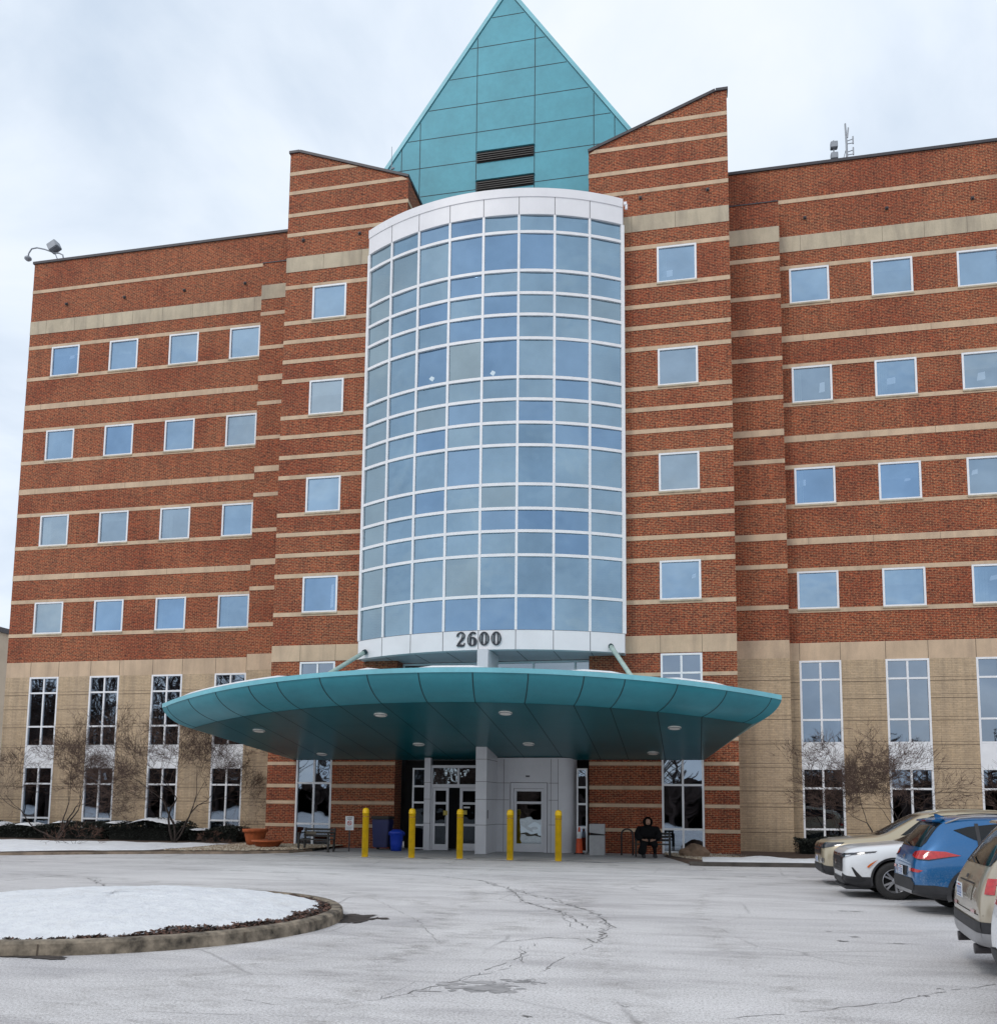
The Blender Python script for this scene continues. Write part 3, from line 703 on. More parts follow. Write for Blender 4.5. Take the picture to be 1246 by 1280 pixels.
    sv.box(sx0, sx1, SY - 0.03, SY + 0.1, 26.071, 26.11, 3)
    sv.obj('side_wall', ['brick', 'block', 'stone', 'coping'], sp)
    # small wall anchors
    an = MB()
    for a_, b_ in xs:
        x = (a_ + b_) / 2 + (-0.1 if tail < 0 else -0.1); an.box(x - .06, x + .06, WY - 0.05, WY - 0.001, 25.68, 25.80); an.box(x - .03, x + .03, WY - 0.12, WY - 0.051, 25.70, 25.76)
    an.obj('wall_anchor', 'coping', w)
    return w
wing(-31.52, -18.86, LWX, -18.87, -16.85, -1)
wing(3.60, 24.6, RWX + [(16.65, 18.19), (19.8, 21.34)], 1.57, 3.60, 1)

# towers
def tower(xi, xo, win):
    """xi inner edge x, xo outer edge x"""
    s_ = 1 if xo > xi else -1
    x0, x1 = min(xi, xo), max(xi, xo)
    wx0, wx1 = win
    holes = [(wx0, wx1, z, z + WH) for z in FL] + [(wx0, wx1, 0.04, 7.42)]
    ZT = 26.0
    w = facade(x0, x1, 0, ZT, TY, holes, 'tower_wall', [(0, 0)])
    pk = 29.85; ix = xo - s_ * 0.42
    zi = 28.0
    prof = [(xi, ZT), (xo, ZT), (xo, pk), (ix, pk), (xi, zi)]
    if s_ < 0: prof = prof[::-1]
    up_ = MB(); up_.face([(a_, TY, b_) for a_, b_ in prof]); 
    yb = 44
    up_.face([(xi, TY, 0), (xi, 35.3, 0), (xi, 35.3, 7.36), (xi, TY, 7.36)] if s_ < 0 else [(xi, TY, 0), (xi, TY, 7.36), (xi, 35.3, 7.36), (xi, 35.3, 0)])
    up_.face([(xi, TY, 7.36), (xi, yb, 7.36), (xi, yb, zi), (xi, TY, zi)]); up_.face([(xo, TY, 0), (xo, yb, 0), (xo, yb, pk), (xo, TY, pk)])
    up_.face([(xi, TY, zi), (xi, yb, zi), (ix, yb, pk), (ix, TY, pk)], 1); up_.face([(ix, TY, pk), (ix, yb, pk), (xo, yb, pk), (xo, TY, pk)], 1)
    up_.obj('parapet_wall', ['brick', 'coping'], w)
    tb = MB(); zb_ = []
    for k, z in enumerate(FL):
        zb_ += [(z - 0.13, z + 0.04), (z + WH - 0.05, z + WH + 0.12)]
        if k: zb_ += [(z - 0.98, z - 0.81), (z - 1.86, z - 1.69)]
    low = [(0.80, 0.93), (1.70, 1.83), (2.35, 2.49), (3.24, 3.37), (4.15, 4.28), (5.0, 5.13), (5.85, 5.98), (6.56, 6.70)]
    bands(tb, x0, x1, TY, zb_ + low, holes)
    # bands of the sloping parapet, cut by the slope
    def xs_(z): return xi + (ix - xi) * (z - zi) / (pk - zi)
    for z1 in (28.97, 28.07, 27.03, 26.12):
        z0 = z1 - 0.16
        a0 = xi if z0 <= zi else xs_(z0 + .03); a1 = xi if z1 <= zi else xs_(z1 + .03)
        tb.prism([(xo, z0), (xo, z1), (a1, z1), (a0, z0)], TY - 0.018, TY - 0.001)
        if z1 < zi:
            tb.box(xi, xi - s_ * 0.018, TY - 0.018, TY + 2.6, z0, z1)
    bands(tb, x0, x1, TY, [(24.34, 25.01)], [], 0.018, 1)
    bands(tb, x0, x1, TY, [(7.45, 8.11)], [], 0.018, 0)
    fixn(tb.obj('stone_band', ['stone', 'stone_weathered'], w))
    jt = MB()
    for x in (wx0, wx1): jt.box(x - .007, x + .007, TY - 0.0205, TY - 0.01, 7.45, 8.11)
    for x in (x0 + 1.7, x0 + 3.4): jt.box(x - .006, x + .006, TY - 0.0205, TY - 0.01, 24.34, 25.01)
    jt.obj('panel_joint', 'joint', w)
    for h in holes[:-1]: window(*h, TY)
    sl_ = MB()
    for h in holes[:-1]: sill(h[0], h[1], h[2], TY, sl_)
    sl_.obj('window_sill', 'stone_weathered', w)
    window(wx0, wx1, 0.04, 7.42, TY, ((wx0 + wx1) / 2,), (0.92, 2.53, 3.55, 5.1, 6.68), (), glass='lowglass', name='tall_window')
    ins = MB(); ins.box(x0 + .2, x1 - .2, TY + 2.2, TY + 2.3, 0.2, 25.5)
    for z in (8.1, 12.3, 16.5, 20.75, 25.0): ins.box(x0 + .3, x1 - .3, TY + .2, TY + 2.19, z - 0.4, z, 0)
    ins.obj('interior', 'dark_interior', w)
    cp = MB()
    # coping follows the profile
    def seg(p, q):
        d = Vector((q[0] - p[0], q[1] - p[1])); n_ = Vector((-d.y, d.x)).normalized() * 0.11
        if n_.y < 0: n_ = -n_
        cp.prism([p, q, (q[0] + n_.x, q[1] + n_.y), (p[0] + n_.x, p[1] + n_.y)], TY - 0.07, TY + 0.4)
    seg((xi, zi), (ix, pk)); seg((ix, pk + .002), (xo + s_ * .05, pk + .002))
    cp.box(xi - s_ * 0.05, xi + s_ * .3, TY + 0.401, yb, zi - .03, zi + 0.1)
    fixn(cp.obj('coping', 'coping', w))
    an = MB()
    for x in ((x0 + .75, x0 + 3.3) if s_ < 0 else (x0 + 2.05, x0 + 4.65)):
        an.box(x - .06, x + .06, TY - 0.05, TY - 0.001, 25.68, 25.80); an.box(x - .03, x + .03, TY - 0.12, TY - 0.051, 25.70, 25.76)
    an.obj('wall_anchor', 'coping', w)
tower(-11.47, -16.86, (-15.61, -14.09))
tower(-3.86, 1.58, (-1.19, 0.33))

# curved bay
BC, BR, HC = 42.1, 9.75, 5.2
phim = math.asin(HC / BR)
PH = [(-phim + 2 * phim * k / 8) for k in range(9)]
def bp(ph, r_=BR): return (CX + 0.0 + r_ * math.sin(ph), BC - r_ * math.cos(ph))
TZ = [23.60, 22.03, 21.12, 20.26, 19.31, 17.77, 16.90, 15.99, 15.11, 13.60, 12.67, 11.81, 10.90, 9.36]
ZB0, ZB1, ZC0, ZC1 = 7.37, 8.10, 24.30, 25.36
bay = MB()
def arcbox(mb, r0, r1, z0, z1, mi=0, a0=PH[0], a1=PH[-1], n=32):
    i = len(mb.v)
    for k in range(n + 1):
        ph = a0 + (a1 - a0) * k / n
        for r_ in (r0, r1):
            x, y = bp(ph, r_)
            mb.v.append((x, y, z0)); mb.v.append((x, y, z1))
    for k in range(n):
        a_ = i + 4 * k; b_ = a_ + 4
        for q in ((a_ + 2, b_ + 2, b_ + 3, a_ + 3), (a_, a_ + 1, b_ + 1, b_), (a_ + 1, a_ + 3, b_ + 3, b_ + 1), (a_, b_, b_ + 2, a_ + 2)): mb.f.append(q); mb.m.append(mi)
    mb.f.append((i, i + 2, i + 3, i + 1)); mb.m.append(mi); e_ = i + 4 * n; mb.f.append((e_, e_ + 1, e_ + 3, e_ + 2)); mb.m.append(mi)
for z in TZ: arcbox(bay, BR - 0.12, BR + 0.01, z - 0.055, z + 0.055)
for ph in PH:
    d = 0.045 / BR if 0 < PH.index(ph) < 8 else 0.07 / BR
    arcbox(bay, BR - 0.14, BR + 0.022, ZB1, ZC0, 0, ph - d, ph + d, 1)
cw = bay.obj('curtain_wall', 'frame', B); fixn(cw)
gp = MB(); lev = [ZB1] + TZ[::-1] + [ZC0]
for i in range(len(lev) - 1):
    for k in range(8):
        (xa, ya), (xb, yb) = bp(PH[k], BR - 0.04), bp(PH[k + 1], BR - 0.04)
        t1, t2 = random.gauss(0, 0.006), random.gauss(0, 0.006)
        h = lev[i + 1] - lev[i]
        gp.face([(xa, ya + t1 - t2 * h, lev[i]), (xb, yb - t1 - t2 * h, lev[i]), (xb, yb - t1 + t2 * h, lev[i + 1]), (xa, ya + t1 + t2 * h, lev[i + 1])], (2 if random.random() < (.75 if k == 0 else .35 if k == 1 else .07) else (1 if random.random() < (.05, .12, .25, .32, .32, .25, .15, .05)[k] else 0)))
gp.obj('pane', ['bayglass', glassmat('deeper_blue_pane', (0.25, 0.39, 0.56), 0.24, 0.03, 0.7, 0.10), glassmat('greyer_pane', (0.34, 0.45, 0.52), 0.26, 0.03, 0.7, 0.10)], cw)
cap = MB()
arcbox(cap, BR - 0.3, BR + 0.03, ZB0, ZB1 - 0.001); arcbox(cap, BR - 0.3, BR + 0.03, ZC0 + 0.001, 25.01); arcbox(cap, BR - 0.3, BR + 0.06, 25.011, ZC1)
for ph in PH[1:-1]:
    for a_, b_ in ((ZB0, ZB1), (ZC0, 25.01)): arcbox(cap, BR + 0.0301, BR + 0.034, a_, b_, 1, ph - 0.0012, ph + 0.0012, 1)
arcbox(cap, BR + 0.0301, BR + 0.034, 8.085, 8.098, 1)
for xe, sg in ((CX - HC, -1), (CX + HC, 1)):
    cap.box(xe + sg * 0.0, xe - sg * 0.10, 33.86, TY, ZB0, ZC1, 2)
fixn(cap.obj('bay_cladding', ['white', 'greyjoint', 'whitegrey'], B))
# bay roof and underside
ro = MB(); ring = [bp(PH[0] + (PH[-1] - PH[0]) * k / 32, BR - 0.28) for k in range(33)]
ro.face([(x, y, ZC1 - 0.08) for x, y in ring] + [(CX + HC, 36.4, ZC1 - .08), (CX - HC, 36.4, ZC1 - .08)]); ro.obj('roof', 'coping', B)
un = MB(); un.face([(x, y, ZB0 + 0.02) for x, y in ring] + [(CX + HC, TY, ZB0 + .02), (CX + 3.8, TY, ZB0 + .02), (CX + 3.8, 35.2, ZB0 + .02), (CX - 3.8, 35.2, ZB0 + .02), (CX - 3.8, TY, ZB0 + .02), (CX - HC, TY, ZB0 + .02)], 0)
for k in range(-3, 4):
    x = CX + 1.33 * k; y0 = BC - math.sqrt((BR - 0.05) ** 2 - (x - CX) ** 2)
    un.box(x - .012, x + .012, y0 + .02, 35.15 if abs(k) < 3 else TY - .02, ZB0 + .012, ZB0 + .019, 1)
un.obj('bay_soffit', ['soffit_grey', 'greyjoint'], B)
bi = MB(); bi.box(CX - 4.9, CX + 4.9, 36.6, 36.7, 7.6, 25.2)
for z in (11.35, 15.56, 19.77, 23.98, 8.2): bi.box(CX - 4.6, CX + 4.6, 34.3, 36.6, z - .3, z)
bi.obj('interior', 'dark_interior', B)
# lit ceiling fittings seen through the glass
lm, ln, ll, lb = newmat('lit_ceiling_panel'); lb.inputs['Emission Color'].default_value = (1, 0.9, 0.72, 1); lb.inputs['Emission Strength'].default_value = 2.6; MT['lit'] = lm
lm2, ln, ll, lb = newmat('dim_ceiling_panel'); lb.inputs['Emission Color'].default_value = (0.8, 0.85, 1.0, 1); lb.inputs['Emission Strength'].default_value = 0.55; MT['dim'] = lm2
li = MB()
def ray_pt(px, py_, yplane):
    v = fw * FPX + r2 * (px - 623) - u2 * (py_ - PYC); t = yplane / v.y
    return v.x * t, v.z * t + CAMH
for px, py_ in ((540, 474), (616, 467)):
    x, z = ray_pt(px, py_, 33.4); li.prism([(x - .09, z - .02), (x + .02, z - .09), (x + .10, z + .03), (x - .0, z + .08)], 33.3, 33.4)
li.obj('ceiling_light', 'lit', B)
ld = MB()
for px, py_, w_, h_, yp in ((1113, 476, .35, .3, WY), (1027, 484, .22, .45, WY), (1226, 470, .3, .35, WY), (1002, 604, .3, .3, WY), (1134, 597, .22, .3, WY), (1218, 590, .22, .22, WY), (1242, 722, .3, .22, WY),
                            (834, 342, .4, .3, TY), (857, 588, .18, .35, TY), (867, 720, .15, .2, TY), (427, 378, .25, .16, TY), (57, 778, .35, .55, WY), (90, 446, .25, .2, WY), (415, 745, .12, 1.0, TY)):
    x, z = ray_pt(px, py_, yp + .5); ld.prism([(x - w_ / 2, z - h_ / 2), (x + w_ / 2, z - h_ / 2 + .05), (x + w_ / 2, z + h_ / 2), (x - w_ / 3, z + h_ / 2 - .04)], yp + .5, yp + .52)
ld.obj('ceiling_light', 'dim', B)
# second floor glazing above the canopy, and the blank wall behind the entrance
sg = window(CX - 3.8, CX + 3.8, 3.5, 7.36, 35.2, tuple(CX + q for q in (-1.3, 1.55, 3.2)), (4.6, ), (), glass='darkdoor', name='recessed_window')
# gable
GY = 36.4; AP = 38.0; SLP = 1.43; GB = 26.0; hw = (AP - GB) / SLP
gb = MB()
GC = -7.66
yb = 46
def tri(z): return (AP - z) / SLP
i0 = len(gb.v)
gb.prism([(GC - hw, GB), (GC + hw, GB), (GC, AP)], GY, yb, 0)
jz = [28.47 + 1.355 * k for k in range(7)]
for z in jz: gb.box(GC - tri(z) + .25, GC + tri(z) - .25, GY - 0.004, GY - 0.0005, z - .018, z + .018, 1)
for x in (-14.2, -11.6, -9.02, -6.43, -3.86, -1.27, -12.45, -2.97):
    zt = AP - SLP * abs(x - GC) - .35
    if x in (-12.45, -2.97): zt = AP - SLP * abs(x - GC) - .3; 
    if zt > GB + .2: gb.box(x - .016, x + .016, GY - 0.006, GY - 0.0005, GB, zt, 1)
def slant(off, w_, y0, y1, mi):
    for s_ in (-1, 1):
        a_ = (GC + s_ * (hw - off), GB); b_ = (GC, AP - off * SLP)
        c = (GC, AP - (off + w_) * SLP); d = (GC + s_ * (hw - off - w_), GB)
        gb.prism([a_, b_, c, d] if s_ < 0 else [a_, d, c, b_], y0, y1, mi)
slant(-0.02, 0.20, GY - 0.05, GY - 0.001, 2); slant(0.185, 0.022, GY - 0.007, GY - 0.0007, 1)
fixn(gb.obj('gable', ['teal_gable', 'tealjoint', 'teal_edge'], B))
lv = MB()
for z0, z1 in ((29.70, 30.10), (28.36, 28.74)):
    x0, x1 = -8.99, -6.46
    lv.box(x0, x1, GY - .01, GY - .0065, z0 - .02, z1 + .10, 0)
    lv.box(x0 - .04, x1 + .04, GY - .09, GY - .011, z1 + .101, z1 + .13, 1)
    for k in range(4):
        z = z0 + .04 + k * .10; lv.prism([(GY - .09, z), (GY - .012, z + .06), (GY - .012, z + .085), (GY - .09, z + .025)], x0, x1, 2, 'x')
fixn(lv.obj('louver', ['louver', 'teal_gable', simple('grey_louver_blade', (0.10, 0.09, 0.085), 0.5)], B))
# mechanical wall under the gable, between the towers
mw = MB(); mw.box(CX - 3.9, CX + 3.9, 36.39, 36.398, 25.0, 27.0); mw.obj('penthouse_wall', 'teal_gable', B)
# ------------------------------------------------------------------ house number on the bay
def ring_poly(a0, b0, a1, b1, n=28):
    return [(a0 * math.cos(2 * math.pi * k / n), b0 * math.sin(2 * math.pi * k / n)) for k in range(n + 1)], [(a1 * math.cos(2 * math.pi * k / n), b1 * math.sin(2 * math.pi * k / n)) for k in range(n + 1)]
def stroke(mb, pts, ws, mi, y, th, ox, oz):
    """thick stroke with width per point, in the x-z plane"""
    P = [Vector(p) for p in pts]; Lf, Rt = [], []
    for k, p in enumerate(P):
        d = (P[min(k + 1, len(P) - 1)] - P[max(k - 1, 0)]).normalized(); n_ = Vector((-d.y, d.x)) * ws[k] / 2
        Lf.append(p + n_); Rt.append(p - n_)
    for k in range(len(P) - 1):
        q = [Lf[k], Lf[k + 1], Rt[k + 1], Rt[k]]
        mb.prism([(ox + v.x, oz + v.y) for v in q], y - th, y, mi)
def digit(chr_, xc, zc):
    x = xc; ang = math.asin((xc - CX) / BR); y = BC - (BR + 0.03) * math.cos(ang)
    m = MB(); H_ = 0.56; W_ = 0.36
    def el(cx, cz, a_, b_, t0, t1, n): return [(cx + a_ * math.cos(R(t0 + (t1 - t0) * k / n)), cz + b_ * math.sin(R(t0 + (t1 - t0) * k / n))) for k in range(n + 1)]
    if chr_ == '0':
        n_ = 32; pts = el(0, 0, .118, .235, 0, 360, n_); ws = [0.035 + 0.10 * abs(math.cos(R(360 * k / n_))) ** 1.3 for k in range(n_ + 1)]
        stroke(m, pts, ws, 0, y, 0.05, x, zc)
        for s_ in (-1, 1): stroke(m, [(s_ * .118, -.12), (s_ * .122, 0), (s_ * .118, .12)], [0.012, 0.018, 0.012], 1, y - 0.05, 0.004, x, zc)
    elif chr_ == '6':
        n_ = 28; pts = el(0.0, -.10, .112, .15, 0, 360, n_); ws = [0.035 + 0.10 * abs(math.cos(R(360 * k / n_))) ** 1.3 for k in range(n_ + 1)]
        stroke(m, pts, ws, 0, y, 0.05, x, zc)
        pts = [(-.118, -.10), (-.122, .02), (-.095, .13), (-.04, .215), (.03, .245), (.085, .225), (.10, .18)]
        stroke(m, pts, [.13, .125, .105, .08, .05, .06, .10], 0, y - .0005, 0.05, x, zc)
        stroke(m, [(-.118, -.16), (-.125, -.05), (-.118, .05), (-.085, .14)], [.012, .018, .016, .01], 1, y - 0.0506, 0.004, x, zc)
    else:
        pts = [(-.115, .11), (-.12, .17), (-.07, .235), (.0, .255), (.07, .235), (.105, .16), (.10, .08), (.05, -.01), (-.04, -.11), (-.12, -.20)]
        stroke(m, pts, [.10, .07, .04, .045, .07, .115, .12, .10, .07, .04], 0, y, 0.05, x, zc)
        stroke(m, [(-.155, -.235), (-.05, -.225), (.05, -.24), (.14, -.235)], [.05, .09, .09, .05], 0, y - .0005, 0.05, x, zc)
        stroke(m, [(.125, -.21), (.15, -.14)], [.05, .03], 0, y - .001, 0.05, x, zc)
        stroke(m, [(.085, .19), (.108, .12), (.085, .06)], [.010, .018, .010], 1, y - 0.0506, 0.004, x, zc)
    o = m.obj('number_digit', ['digit', 'digit_line'], B); fixn(o)
for c, x in zip('2600', (-8.34, -7.90, -7.455, -7.01)): digit(c, x, 7.775)

# ------------------------------------------------------------------ canopy
CZ, CS, CY0 = 3.45, 0.15, TY
def sz(y, h=0.0): return CZ + CS * (CY0 - y) + h
def arc_pts(x_half, y_front, sag, n):
    Rr = (x_half ** 2 + sag ** 2) / (2 * sag); am = math.asin(x_half / Rr)
    return [(CX + Rr * math.sin(-am + 2 * am * k / n), y_front + Rr - Rr * math.cos(-am + 2 * am * k / n)) for k in range(n + 1)]
NS = 56
rim = arc_pts(10.25, 24.97, 3.5, NS); seam = arc_pts(9.42, 25.95, 3.05, NS)
can = MB(); NP = 9
grid = []
for k in range(NS + 1):
    (xr, yr), (xsm, ysm) = rim[k], seam[k]; row = []
    for j in range(NP + 1):
        t = j / NP * math.pi / 2          # quarter round: vertical at the rim, flat at the seam
        q = 1 - math.cos(t); h = 0.60 * (1 - math.sin(t))
        q = 0.25 * (j / NP) + 0.75 * q; h = 0.60 * (0.35 * (1 - j / NP) + 0.65 * (1 - math.sin(t)))
        x = xr + (xsm - xr) * q; y = yr + (ysm - yr) * q
        row.append((x, y, sz(y, h)))
    grid.append(row)
def loft(mb, g, mi=0, flip=False):
    i = len(mb.v); a_ = len(g[0])
    for row in g: mb.v += row
    for k in range(len(g) - 1):
        for j in range(a_ - 1):
            q = (i + k * a_ + j, i + k * a_ + j + 1, i + (k + 1) * a_ + j + 1, i + (k + 1) * a_ + j)
            mb.f.append(q[::-1] if flip else q); mb.m.append(mi)
loft(can, grid, 0)
co = can.obj('canopy', 'teal', B, True)
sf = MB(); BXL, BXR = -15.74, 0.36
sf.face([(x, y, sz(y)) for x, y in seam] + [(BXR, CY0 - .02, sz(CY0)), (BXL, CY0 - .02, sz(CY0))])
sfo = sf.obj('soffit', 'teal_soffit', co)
# side closures: curved ends run back to the wall
sd_ = MB()
for k, bx in ((0, BXL), (NS, BXR)):
    row = grid[k]; back = []
    for p in row: back.append(None)
    g2 = []
    for q in range(2):
        g2.append([tuple(Vector(p).lerp(Vector((bx + (p[0] - row[-1][0]) * 0.0, CY0 - .02, sz(CY0) + (p[2] - row[-1][2]) * 1.0)), q)) for p in row])
    loft(sd_, g2, 0)
sd_.obj('side_panel', 'teal', co, True)
# flashing on the rim and roof deck
fl = MB(); g3 = []
for (x, y) in rim:
    ny = (y - 0.03); g3.append([(x, ny, sz(y, 0.60)), (x, ny, sz(y, 0.74)), (x, y + .25, sz(y + .25, 0.76)), (x, y + .25, sz(y + .25, 0.7))])
loft(fl, g3, 0); fixn(fl.obj('rim_flashing', 'teal_edge', co))
tp = MB(); tp.face([(x, y + .2, sz(y + .2, 0.755)) for x, y in rim] + [(BXR, CY0 - .02, sz(CY0, .755)), (BXL, CY0 - .02, sz(CY0, .755))]); tp.obj('roof_deck', 'teal_edge', co)
# snow lying on the rim
sn = MB()
for a_, b_ in ((4, 17), (23, 25), (28, 33), (34, 35), (39, 43), (46, 51)):
    for k in range(a_, b_):
        (x0, y0), (x1, y1) = rim[k], rim[k + 1]; h0 = 0.06 if k > a_ else 0.01; h1 = 0.06 if k < b_ - 1 else 0.01
        i = len(sn.v)
        sn.v += [(x0, y0 - .03, sz(y0, .745)), (x1, y1 - .03, sz(y1, .745)), (x1, y1 + .05, sz(y1, .745 + h1)), (x0, y0 + .05, sz(y0, .745 + h0)), (x1, y1 + .5, sz(y1, .765 + h1)), (x0, y0 + .5, sz(y0, .765 + h0))]
        sn.f += [(i, i + 1, i + 2, i + 3), (i + 3, i + 2, i + 4, i + 5)]; sn.m += [0, 0]
sn.obj('rim_snow', 'snow', co)
# joints
jo = MB()
def groove(pts, w_=0.017, off=0.004, dirx=True):
    for a_, b_ in zip(pts[:-1], pts[1:]):
        a_, b_ = Vector(a_), Vector(b_); d = (b_ - a_).normalized(); s_ = (Vector((1, 0, 0)) if dirx else Vector((0, 1, 0))); s_ = (s_ - d * s_.dot(d)).normalized()
        n_ = d.cross(s_); n_ = -n_ if n_.y * 1 + n_.z * 1 > 0 else n_
        o_ = n_ * off; jo.face([a_ - s_ * w_ + o_, a_ + s_ * w_ + o_, b_ + s_ * w_ + o_, b_ - s_ * w_ + o_])
for j in range(-6, 7):
    k = NS / 2 + j * NS / 2 * (1.43 / 10.25) * 0.985
    k0 = int(round(k)); k0 = max(1, min(NS - 1, k0)); row = grid[k0]
    groove(row); xs0, ys0 = seam[k0]
    yend = CY0 - .05
    # the soffit narrows towards the wall
    if xs0 < BXL: f_ = (BXL - xs0) / (BXL - seam[0][0]); yend = CY0 - .05 - f_ * (CY0 - seam[0][1])
    if xs0 > BXR: f_ = (xs0 - BXR) / (seam[-1][0] - BXR); yend = CY0 - .05 - f_ * (CY0 - seam[-1][1])
    if yend > ys0: groove([(xs0, ys0, sz(ys0)), (xs0, yend, sz(yend))], 0.015)
groove([(x, y, sz(y)) for x, y in seam], 0.014, 0.005, False)
for yy in (28.76, 32.05):
    xl = BXL + (seam[0][0] - BXL) * (CY0 - yy) / (CY0 - seam[0][1]); xr_ = BXR + (seam[-1][0] - BXR) * (CY0 - yy) / (CY0 - seam[-1][1])
    if yy < 29.1: xl, xr_ = -16.7, 1.35
    groove([(xl + .05, yy, sz(yy)), (xr_ - .05, yy, sz(yy))], 0.009, 0.004, False)
groove(grid[1], 0.014); groove(grid[NS - 1], 0.014)
jo.obj('panel_joint', 'tealjoint', co)
for i, (x, y) in enumerate(((-14.72, 29.32), (-9.6, 27.3), (-9.65, 31.61), (-14.05, 33.3), (-5.6, 27.25), (-5.66, 31.62), (-0.6, 29.34), (-1.44, 33.17))):
    cl = MB(); n_ = 22; c = []
    for rr, dz in ((0.21, 0.0), (0.21, -0.035), (0.17, -0.045)):
        c.append([(x + rr * math.cos(2 * math.pi * k / n_), y + rr * math.sin(2 * math.pi * k / n_), sz(y + rr * math.sin(2 * math.pi * k / n_)) + dz) for k in range(n_)])
    for a_ in range(2):
        for k in range(n_): cl.face([c[a_][k], c[a_][(k + 1) % n_], c[a_ + 1][(k + 1) % n_], c[a_ + 1][k]], a_ * 0 + (1 if a_ else 0))
    cl.face(c[2][::-1], 0); cl.obj('recessed_light', ['lamp_disc', 'metalgrey'], co)
# tie rods
for (x0, y0, z0), (x1, y1, z1) in (((-14.6, 30.0, 5.05), (-12.45, 33.5, 7.62)), ((-2.05 + .7 + .0, 30.0, 5.0), (-2.98, 33.6, 7.62))):
    tr = MB(); d = (Vector((x1, y1, z1)) - Vector((x0, y0, z0))).normalized(); e_ = Vector((x1, y1, z1)); s_ = Vector((x0, y0, z0)) - d * 0.6
    tr.tube([s_, e_ - d * .12], 0.085, 14, 0); tr.tube([e_ - d * .12, e_ - d * .06, e_], [0.105, 0.105, 0.10], 14, 1)
    tr.obj('tie_rod', ['pipe', 'tealjoint'], co, True)

# ------------------------------------------------------------------ entrance
en = MB()
PX0, PX1 = -7.66, -7.26     # pier
en.box(PX0, PX1, 32.1, 33.9, 0.0, 7.36, 0)
for z in (2.56, 1.93, 1.02, 3.36): en.box(PX0 - .003, PX1 + .003, 32.097, 33.9, z - .008, z + .008, 1)
en.box(PX1 + .0031, PX1 + .006, 32.25, 32.40, 1.25, 1.55, 1)
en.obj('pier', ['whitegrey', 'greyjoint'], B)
# entrance panels: right wall with single door
pw = MB()
DY = 33.9
def panel(x0, x1, z0, z1, y=DY): pw.box(x0, x1, y, y + .2, z0, z1, 0)
RDX0, RDX1, RDZ = -6.73, -5.36, 2.56
panel(PX1, RDX0, 0, 3.5); panel(RDX0, RDX1, RDZ, 3.5); panel(RDX1, -4.95, 0, 3.5)
# curved right end
ncv = 10; rr = 0.85
i = len(pw.v)
for k in range(ncv + 1):
    t = R(90 * k / ncv); x, y = -4.95 + rr * math.sin(t) * .7, DY + rr * (1 - math.cos(t)); pw.v += [(x, y, 0), (x, y, 3.5)]
for k in range(ncv): pw.f.append((i + 2 * k, i + 2 * k + 2, i + 2 * k + 3, i + 2 * k + 1)); pw.m.append(0)
for z in (2.56, 1.93, 1.02):
    pw.box(PX1 + .002, RDX0 - .06, DY - .003, DY - .0005, z - .008, z + .008, 1); pw.box(RDX1 + .06, -4.95, DY - .003, DY - .0005, z - .008, z + .008, 1)
for x in (-7.0, -5.22, -4.95): pw.box(x - .008, x + .008, DY - .004, DY - .0006, 0, 3.45, 1)
pw.box(-6.16, -6.02, DY - .05, DY - .001, 2.78, 2.84, 1)
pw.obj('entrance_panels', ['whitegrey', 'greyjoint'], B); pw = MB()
pw.box(-10.08, -9.84, DY - .08, DY + .2, 0, 3.5, 0)
for z in (2.56, 1.93, 1.02): pw.box(-10.083, -9.837, DY - .083, DY, z - .008, z + .008, 1)
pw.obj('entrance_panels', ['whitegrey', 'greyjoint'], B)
def door(x0, x1, z0, z1, y, name, rails, handle=None, st=0.11, glass='doorglass', bot=0.26):
    m = MB(); m.box(x0, x0 + st, y, y + .06, z0, z1); m.box(x1 - st, x1, y, y + .06, z0, z1)
    m.box(x0 + st, x1 - st, y, y + .06, z0, z0 + bot); m.box(x0 + st, x1 - st, y, y + .06, z1 - st, z1)
    for z in rails: m.box(x0 + st, x1 - st, y + .004, y + .056, z - .045, z + .045)
    o = m.obj(name, 'whitegrey', B); p = MB(); p.face([(x0 + st, y + .03, z0 + bot), (x1 - st, y + .03, z0 + bot), (x1 - st, y + .03, z1 - st), (x0 + st, y + .03, z1 - st)]); p.obj('pane', glass, o)
    if handle:
        h = MB(); h.tube([(handle, y - .002, 1.28), (handle, y - .06, 1.26), (handle, y - .06, 0.95), (handle, y - .002, 0.93)], 0.014, 8); h.obj('handle', 'metalgrey', o, True)
    return o
MT['doorglass'] = glassmat('door_glass', (0.32, 0.37, 0.40), 0.25, 0.016, 1.2, 0.1)
# single door with its frame
fr_ = MB(); fr_.box(RDX0, RDX0 + .11, DY - .03, DY + .1, 0, RDZ); fr_.box(RDX1 - .11, RDX1, DY - .03, DY + .1, 0, RDZ); fr_.box(RDX0 + .11, RDX1 - .11, DY - .03, DY + .1, RDZ - .20, RDZ)
fr_.box(RDX0 - .02, RDX0, DY - .031, DY + .1, 0, RDZ + .02, 1); fr_.box(RDX1, RDX1 + .02, DY - .031, DY + .1, 0, RDZ + .02, 1); fr_.box(RDX0, RDX1, DY - .031, DY + .1, RDZ, RDZ + .02, 1)
fr_.obj('door_frame', ['whitegrey', 'greyjoint'], B)
door(RDX0 + .12, RDX1 - .12, 0.02, RDZ - .21, DY + .01, 'door', (1.83,), None, 0.10, 'doorglass', 0.30)
